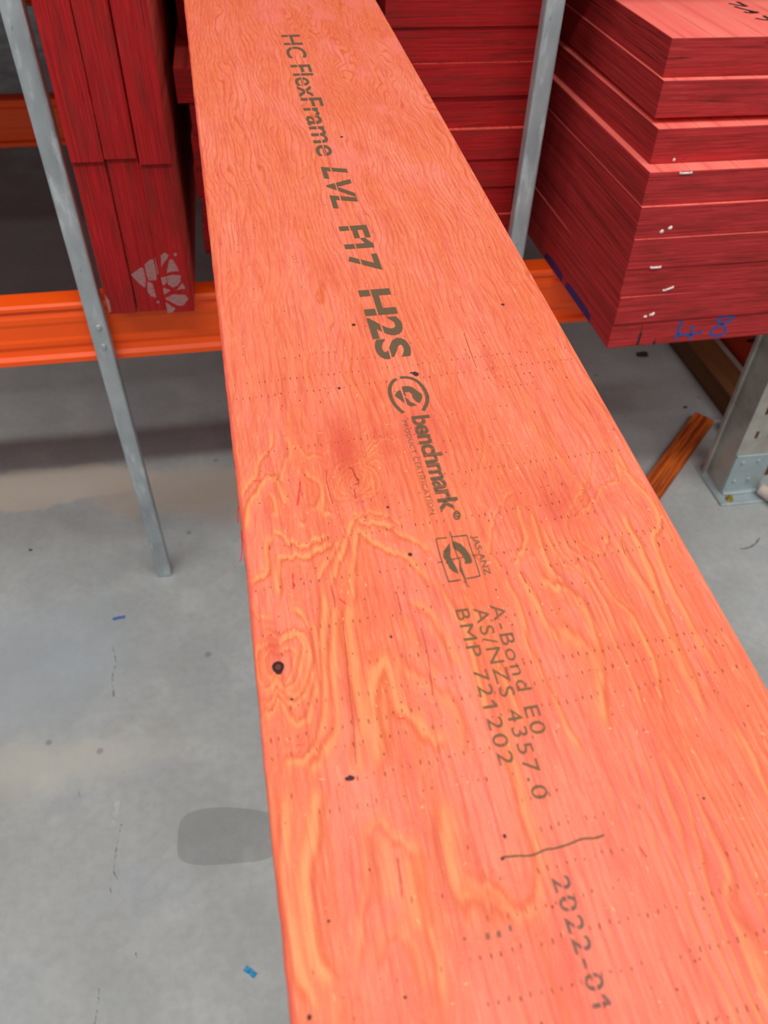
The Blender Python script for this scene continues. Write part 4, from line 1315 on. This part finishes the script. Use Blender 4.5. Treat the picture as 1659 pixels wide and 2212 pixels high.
# ---- cracks, blots, knots
CRK = simple('crack_red_brown', srgb(188, 58, 46), srgb(160, 44, 36), (200, 200, 200), rough=0.9)
for til, pts, w in ((T7, [(690, -60), (720, 60), (725, 130)], 0.0004), (T7, [(790, 250), (815, 450), (830, 650), (855, 880), (880, 1100), (895, 1300), (905, 1460)], 0.00028),
                    (T7, [(1250, 0), (1290, 160)], 0.00025), (T7, [(1460, 300), (1520, 560), (1560, 880)], 0.0003), (T8, [(905, 480), (920, 620), (935, 750)], 0.00035),
                    (R1, [(960, 830), (980, 860), (1000, 885)], 0.0004), (C4, [(570, 690), (620, 830), (655, 920)], 0.0004), (R2, [(510, 880), (545, 950)], 0.0004),
                    (R2, [(1080, 700), (1110, 790)], 0.0003), (T6, [(985, 420), (985, 520), (1020, 660), (1045, 740)], 0.0004)):
    V, Fc = [], []
    ribbon_into(V, Fc, smooth_pts(uvs(pts, *til), 6), w, 0.4)
    obj('surface_crack', flat_mesh(V, Fc, BF, 0.00022), CRK, big)
DYE = simple('dye_red', srgb(222, 66, 62), srgb(208, 58, 60), (200, 200, 200), rough=0.8)
for til, pts, w in ((T6, [(735, 530), (725, 640), (710, 750)], .0011), (T6, [(665, 1390), (670, 1540)], .0009), (T7, [(1260, 1070), (1330, 1078)], .0005), (T7, [(395, 1305), (470, 1295)], .0003),
                    (T7, [(760, 50), (790, 75), (820, 100)], .0008), (T6, [(285, 518), (360, 517)], .0004)):
    V, Fc = [], []
    ribbon_into(V, Fc, smooth_pts(uvs(pts, *til), 5), w, 0.4)
    obj('red_dye_streak', flat_mesh(V, Fc, BF, 0.0002), DYE, big)


def blob2(c, ru, rv, n=14, jit=0.25):
    return [(c[0] + ru * math.cos(i * 2 * math.pi / n) * random.uniform(1 - jit, 1 + jit), c[1] + rv * math.sin(i * 2 * math.pi / n) * random.uniform(1 - jit, 1 + jit)) for i in range(n)]


BLT = simple('blot_dark', srgb(72, 40, 40), srgb(50, 34, 40), (400, 400, 400), rough=0.85)
for (x, y, ru, rv) in ((757, 1681, .0019, .0012), (748, 1683, .0007, .0008), (898, 808, .0020, .0022), (890, 806, .0016, .0007), (886, 1198, .0011, .0012), (668, 2198, .0008, .0009), (838, 1096, .0007, .001),
                       (738, 296, .0016, .0016), (1086, 658, .0012, .0012), (764, 702, .0014, .0014), (733, 839, .0010, .0010), (925, 857, .0008, .0012), (630, 1511, .0007, .0007), (845, 1376, .0005, .0009),
                       (1090, 1806, .0007, .001), (1085, 1855, .0008, .0007), (1520, 1725, .0006, .0006), (710, 1990, .0006, .0006), (875, 2155, .0007, .0005)):
    obj('ink_blot', flat_mesh(blob2(uv_px(x, y), ru, rv), [tuple(range(14))], BF, 0.00026), BLT, big)

kc = uv_px(540 + 240 * .25317, 1280 + 637 * .25317)
bm = bmesh.new()
n = 28
rings = [(0.0014, 0.0002), (0.0016, 0.0004), (0.0021, 0.00035), (0.0026, 0.0002), (0.0029, 0.0001)]
vs = []
for (r, z) in rings:
    vs.append([bm.verts.new((kc[0] + r * (1.0 + 0.05 * math.sin(3 * a)) * math.cos(a), kc[1] + r * 1.12 * math.sin(a) * (1.25 if math.sin(a) < -0.8 and r > .002 else 1), z))
               for a in [i * 2 * math.pi / n for i in range(n)]])
cf = bm.faces.new(vs[0])
for a, b in zip(vs[:-1], vs[1:]):
    for i in range(n):
        bm.faces.new((a[i], b[i], b[(i + 1) % n], a[(i + 1) % n]))
bmesh.ops.recalc_face_normals(bm, faces=bm.faces)
me = bm_mesh(bm)
me.materials.append(simple('knot_heart', srgb(112, 44, 32), srgb(60, 26, 22), (700, 700, 700), rough=0.8))
me.materials.append(simple('knot_bark', srgb(38, 24, 22), srgb(60, 36, 28), (500, 500, 500), rough=0.9))
for p in me.polygons:
    p.material_index = 0 if len(p.vertices) > 4 else 1
obj('knot', me, (), big, label='small dark round knot with reddish heart')
kc = uv_px(480 + 1250 * .22905, 920 + 480 * .22905)
V, Fc = [], []
for pts, w in (([(1195, 395), (1225, 405), (1245, 450), (1260, 485), (1285, 505), (1285, 545), (1250, 555)], .0006), ([(1240, 600), (1255, 640), (1250, 680), (1275, 665)], .0004)):
    ribbon_into(V, Fc, smooth_pts(uvs(pts, *T6), 5), w, .4)
obj('pin_knot', flat_mesh(V, Fc, BF, 0.00025), simple('pin_knot_red', srgb(150, 48, 36), srgb(196, 70, 52), (500, 500, 500), rough=0.85), big, label='tiny split pin knot')

# ---- splinters hanging off the left arris
for pts in ([(515, 1085), (512, 1100), (513, 1118), (512, 1121)], [(520, 1140), (522, 1175), (520, 1195), (517, 1206)]):
    P = smooth_pts(uvs(pts), 5)
    bm = bmesh.new()
    for a, b in zip(P[:-1], P[1:]):
        d = Vector((b[0] - a[0], b[1] - a[1], 0))
        add_cyl(bm, (a[0], a[1], -0.003), d, 0.00035, d.length, 6, 0.0003)
    obj('splinter', bm_mesh(bm), M['big_edge'], big)
V, Fc = [], []

# ------------------------------------------------------------------ printing on the big board
def glyph_mesh(text, bold=0.0, spacing=1.0):
    cu = bpy.data.curves.new('t', 'FONT')
    cu.body = text
    cu.size = 1.0
    cu.offset = bold
    cu.space_character = spacing
    cu.resolution_u = 4
    cu.fill_mode = 'FRONT'
    ob = bpy.data.objects.new('t', cu)
    COL.objects.link(ob)
    dg = bpy.context.evaluated_depsgraph_get()
    m = bpy.data.meshes.new_from_object(ob.evaluated_get(dg))
    bpy.data.objects.remove(ob, do_unlink=True)
    bpy.data.curves.remove(cu)
    return m


CAPH = None


def cap_h():
    global CAPH
    if CAPH is None:
        m = glyph_mesh('H')
        CAPH = max(v.co.y for v in m.vertices)
        bpy.data.meshes.remove(m)
    return CAPH


def print_text(name, text, p0, p1, top, mat, bold=0.0, shear=0.0, label=None, spacing=1.0, off=0.0003):
    """p0/p1: baseline start and end pixels, top: pixel of a cap top near the start"""
    a, b, t = uv_px(*p0), uv_px(*p1), uv_px(*top)
    m = glyph_mesh(text, bold, spacing)
    xs = [v.co.x for v in m.vertices]
    x0, x1 = min(xs), max(xs)
    ex = (b - a)
    ln = np.linalg.norm(ex)
    exn = ex / ln
    eyn = np.array([-exn[1], exn[0]])
    hh = abs((t - a) @ eyn)
    ch = cap_h()
    if '1' in text:
        bm = bmesh.new()
        bm.from_mesh(m)
        for i, chh in enumerate(text):
            if chh == '1':
                q_ = glyph_mesh(text[:i + 1], bold, spacing)
                xr = max(v.co.x for v in q_.vertices)
                bpy.data.meshes.remove(q_)
                sw = 0.10 + 2 * bold
                pts_ = [(xr - sw, ch), (xr - sw, ch - 0.15 - bold), (xr - sw - 0.17, ch - 0.24 - bold), (xr - sw - 0.17, ch - 0.13)]
                bm.faces.new([bm.verts.new((a_, b_, 0)) for a_, b_ in pts_])
        bm.to_mesh(m)
        bm.free()
    me2 = m
    uvl = me2.uv_layers.new(name='print')
    for lp in me2.loops:
        co = me2.vertices[lp.vertex_index].co
        uvl.data[lp.index].uv = ((co.x - x0), co.y / ch)
    for v in me2.vertices:
        fx, fy = (v.co.x - x0) / (x1 - x0), v.co.y / ch
        p = a + exn * (fx * ln + shear * fy * hh) + eyn * (fy * hh)
        v.co = (p[0], p[1], off)
    me2.materials.clear()
    return obj(name, me2, mat, big, label=label)


print_text('lettering', 'HC FlexFrame', (608, 76), (687, 338), (647, 76), M['ink'], 0.012, label='printed words HC FlexFrame')
print_text('lettering', 'LVL', (695, 361), (722, 450), (749, 371), M['ink'], 0.025, 0.28, label='bold slanted letters LVL')
print_text('lettering', 'F17', (733, 490), (764, 588), (788, 482), M['ink'], 0.025, label='bold print F17')
print_text('lettering', 'H2S', (776, 628), (822, 778), (836, 618), M['ink'], 0.03, label='bold print H2S')
print_text('lettering', 'benchmark', (889, 900), (955, 1108), (925, 895), M['ink_stripe'], 0.03, label='striped word benchmark', spacing=0.9)
print_text('lettering', 'PRODUCT CERTIFICATION', (868, 909), (931, 1112), (878, 909), M['ink_thin'], -0.004, label='fine print PRODUCT CERTIFICATION', spacing=1.1)
print_text('lettering', 'A-Bond E0', (1057, 1308), (1150, 1588), (1085, 1303), M['ink_thin'], 0.0, label='printed line A-Bond E0', spacing=1.15)
print_text('lettering', 'AS/NZS 4357.0', (1022, 1315), (1153, 1729), (1050, 1309), M['ink_thin'], 0.0, label='printed line AS/NZS 4357.0', spacing=1.15)
print_text('lettering', 'BMP 721202', (983, 1318), (1080, 1655), (1011, 1313), M['ink_thin'], 0.0, label='printed line BMP 721202', spacing=1.15)
print_text('lettering', '2022-01', (1191, 1897), (1282, 2180), (1226, 1890), M['ink_date'], 0.008, label='worn date print 2022-01', spacing=1.15)
print_text('lettering', 'JAS-ANZ', (1019, 1158), (1048, 1243), (1031, 1155), M['ink_thin'], 0.015, label='small print JAS-ANZ')


def ink_shape(name, polys, ribbons, til, mat, label):
    V, Fc = [], []
    for pol in polys:
        b = len(V)
        V += [tuple(p) for p in uvs(pol, *til)]
        Fc.append(tuple(range(b, len(V))))
    for pts, w in ribbons:
        ribbon_into(V, Fc, smooth_pts(uvs(pts, *til), 5), w, 0.08)
    me = flat_mesh(V, Fc, BF, 0.0003)
    me.uv_layers.new(name='print')
    obj(name, me, mat, big, label=label)


Z3 = ((800, 780), 0.1627)
ring1 = [(440, 690), (380, 640), (320, 575), (280, 500), (260, 430), (258, 365), (278, 305), (310, 262), (345, 240)]
ring2 = [(390, 222), (450, 218), (530, 228), (600, 255), (660, 305), (715, 375), (748, 450), (756, 520), (742, 580), (712, 640), (700, 660)]
ink_shape('emblem', [[(325, 465), (350, 410), (395, 385), (420, 440), (460, 560), (400, 520)],
                     [(415, 345), (450, 335), (510, 335), (560, 350), (510, 410), (460, 415), (480, 480), (445, 450)],
                     [(560, 350), (610, 390), (685, 440), (690, 490), (655, 560), (610, 540), (560, 490), (550, 440), (510, 410)],
                     [(455, 480), (490, 500), (530, 545), (570, 560), (620, 590), (540, 605), (490, 580)]],
          [(ring1, .0024), (ring2, .0024)], Z3, M['ink_solid'], 'round certification emblem with a leaf-like centre')
rr = [(1148 + 38 * math.cos(a), 2050 + 52 * math.sin(a)) for a in [i * math.pi / 8 for i in range(17)]]
ink_shape('registered_mark', [], [(rr, .0010), ([(1125, 2030), (1170, 2025)], .0009), ([(1130, 2050), (1150, 2070), (1172, 2060)], .0009)], Z3, M['ink_solid'], 'small circled R mark')
Z4 = ((900, 1120), 0.1326)
ink_shape('accreditation_mark', [[(575, 380), (640, 385), (720, 420), (800, 500), (870, 600), (905, 690), (890, 735), (780, 740), (790, 690), (740, 600), (680, 540), (600, 490)],
                                 [(535, 405), (470, 490), (435, 570), (435, 640), (500, 720), (530, 810), (600, 870), (685, 905), (660, 830), (600, 720), (550, 620), (550, 510)],
                                 [(690, 660), (715, 700), (725, 780), (760, 880), (800, 980), (835, 1110), (820, 1115), (780, 1000), (730, 900), (700, 860)]],
          [([(315, 335), (400, 325), (490, 315)], .0008), ([(560, 305), (700, 290), (815, 275)], .0009), ([(815, 275), (860, 420), (920, 590), (980, 760), (1030, 935)], .0006),
           ([(1040, 935), (920, 965), (820, 980)], .0009), ([(715, 1000), (620, 1020), (520, 1030)], .0009), ([(520, 1030), (450, 820), (380, 600), (315, 340)], .0006),
           ([(540, 220), (580, 340), (640, 560), (690, 680)], .0006), ([(430, 540), (550, 510)], .0006), ([(560, 670), (700, 645), (760, 630)], .0006), ([(900, 600), (985, 600)], .0006), ([(345, 720), (430, 715)], .0006)],
          Z4, M['ink_solid'], 'boxed accreditation emblem with a crescent globe')
Z6 = ((1040, 1750), 0.217)
ink_shape('divider_line', [], [([(205, 465), (232, 485)], .0006), ([(215, 470), (350, 458), (500, 452), (640, 395), (720, 385), (860, 345), (1000, 290), (1130, 280), (1220, 250)], .0009)], Z6, M['ink_thin'], 'thin printed divider line')
ink_shape('grey_dab', [], [([(60, 1225), (65, 1290)], .0016), ([(170, 1205), (178, 1270)], .0016), ([(285, 1150), (290, 1210)], .0012)], Z6, decal_mat('grey_dab_ink', srgb(130, 100, 84), 0.7, 900, .2, .5), 'faint grey ink dabs')
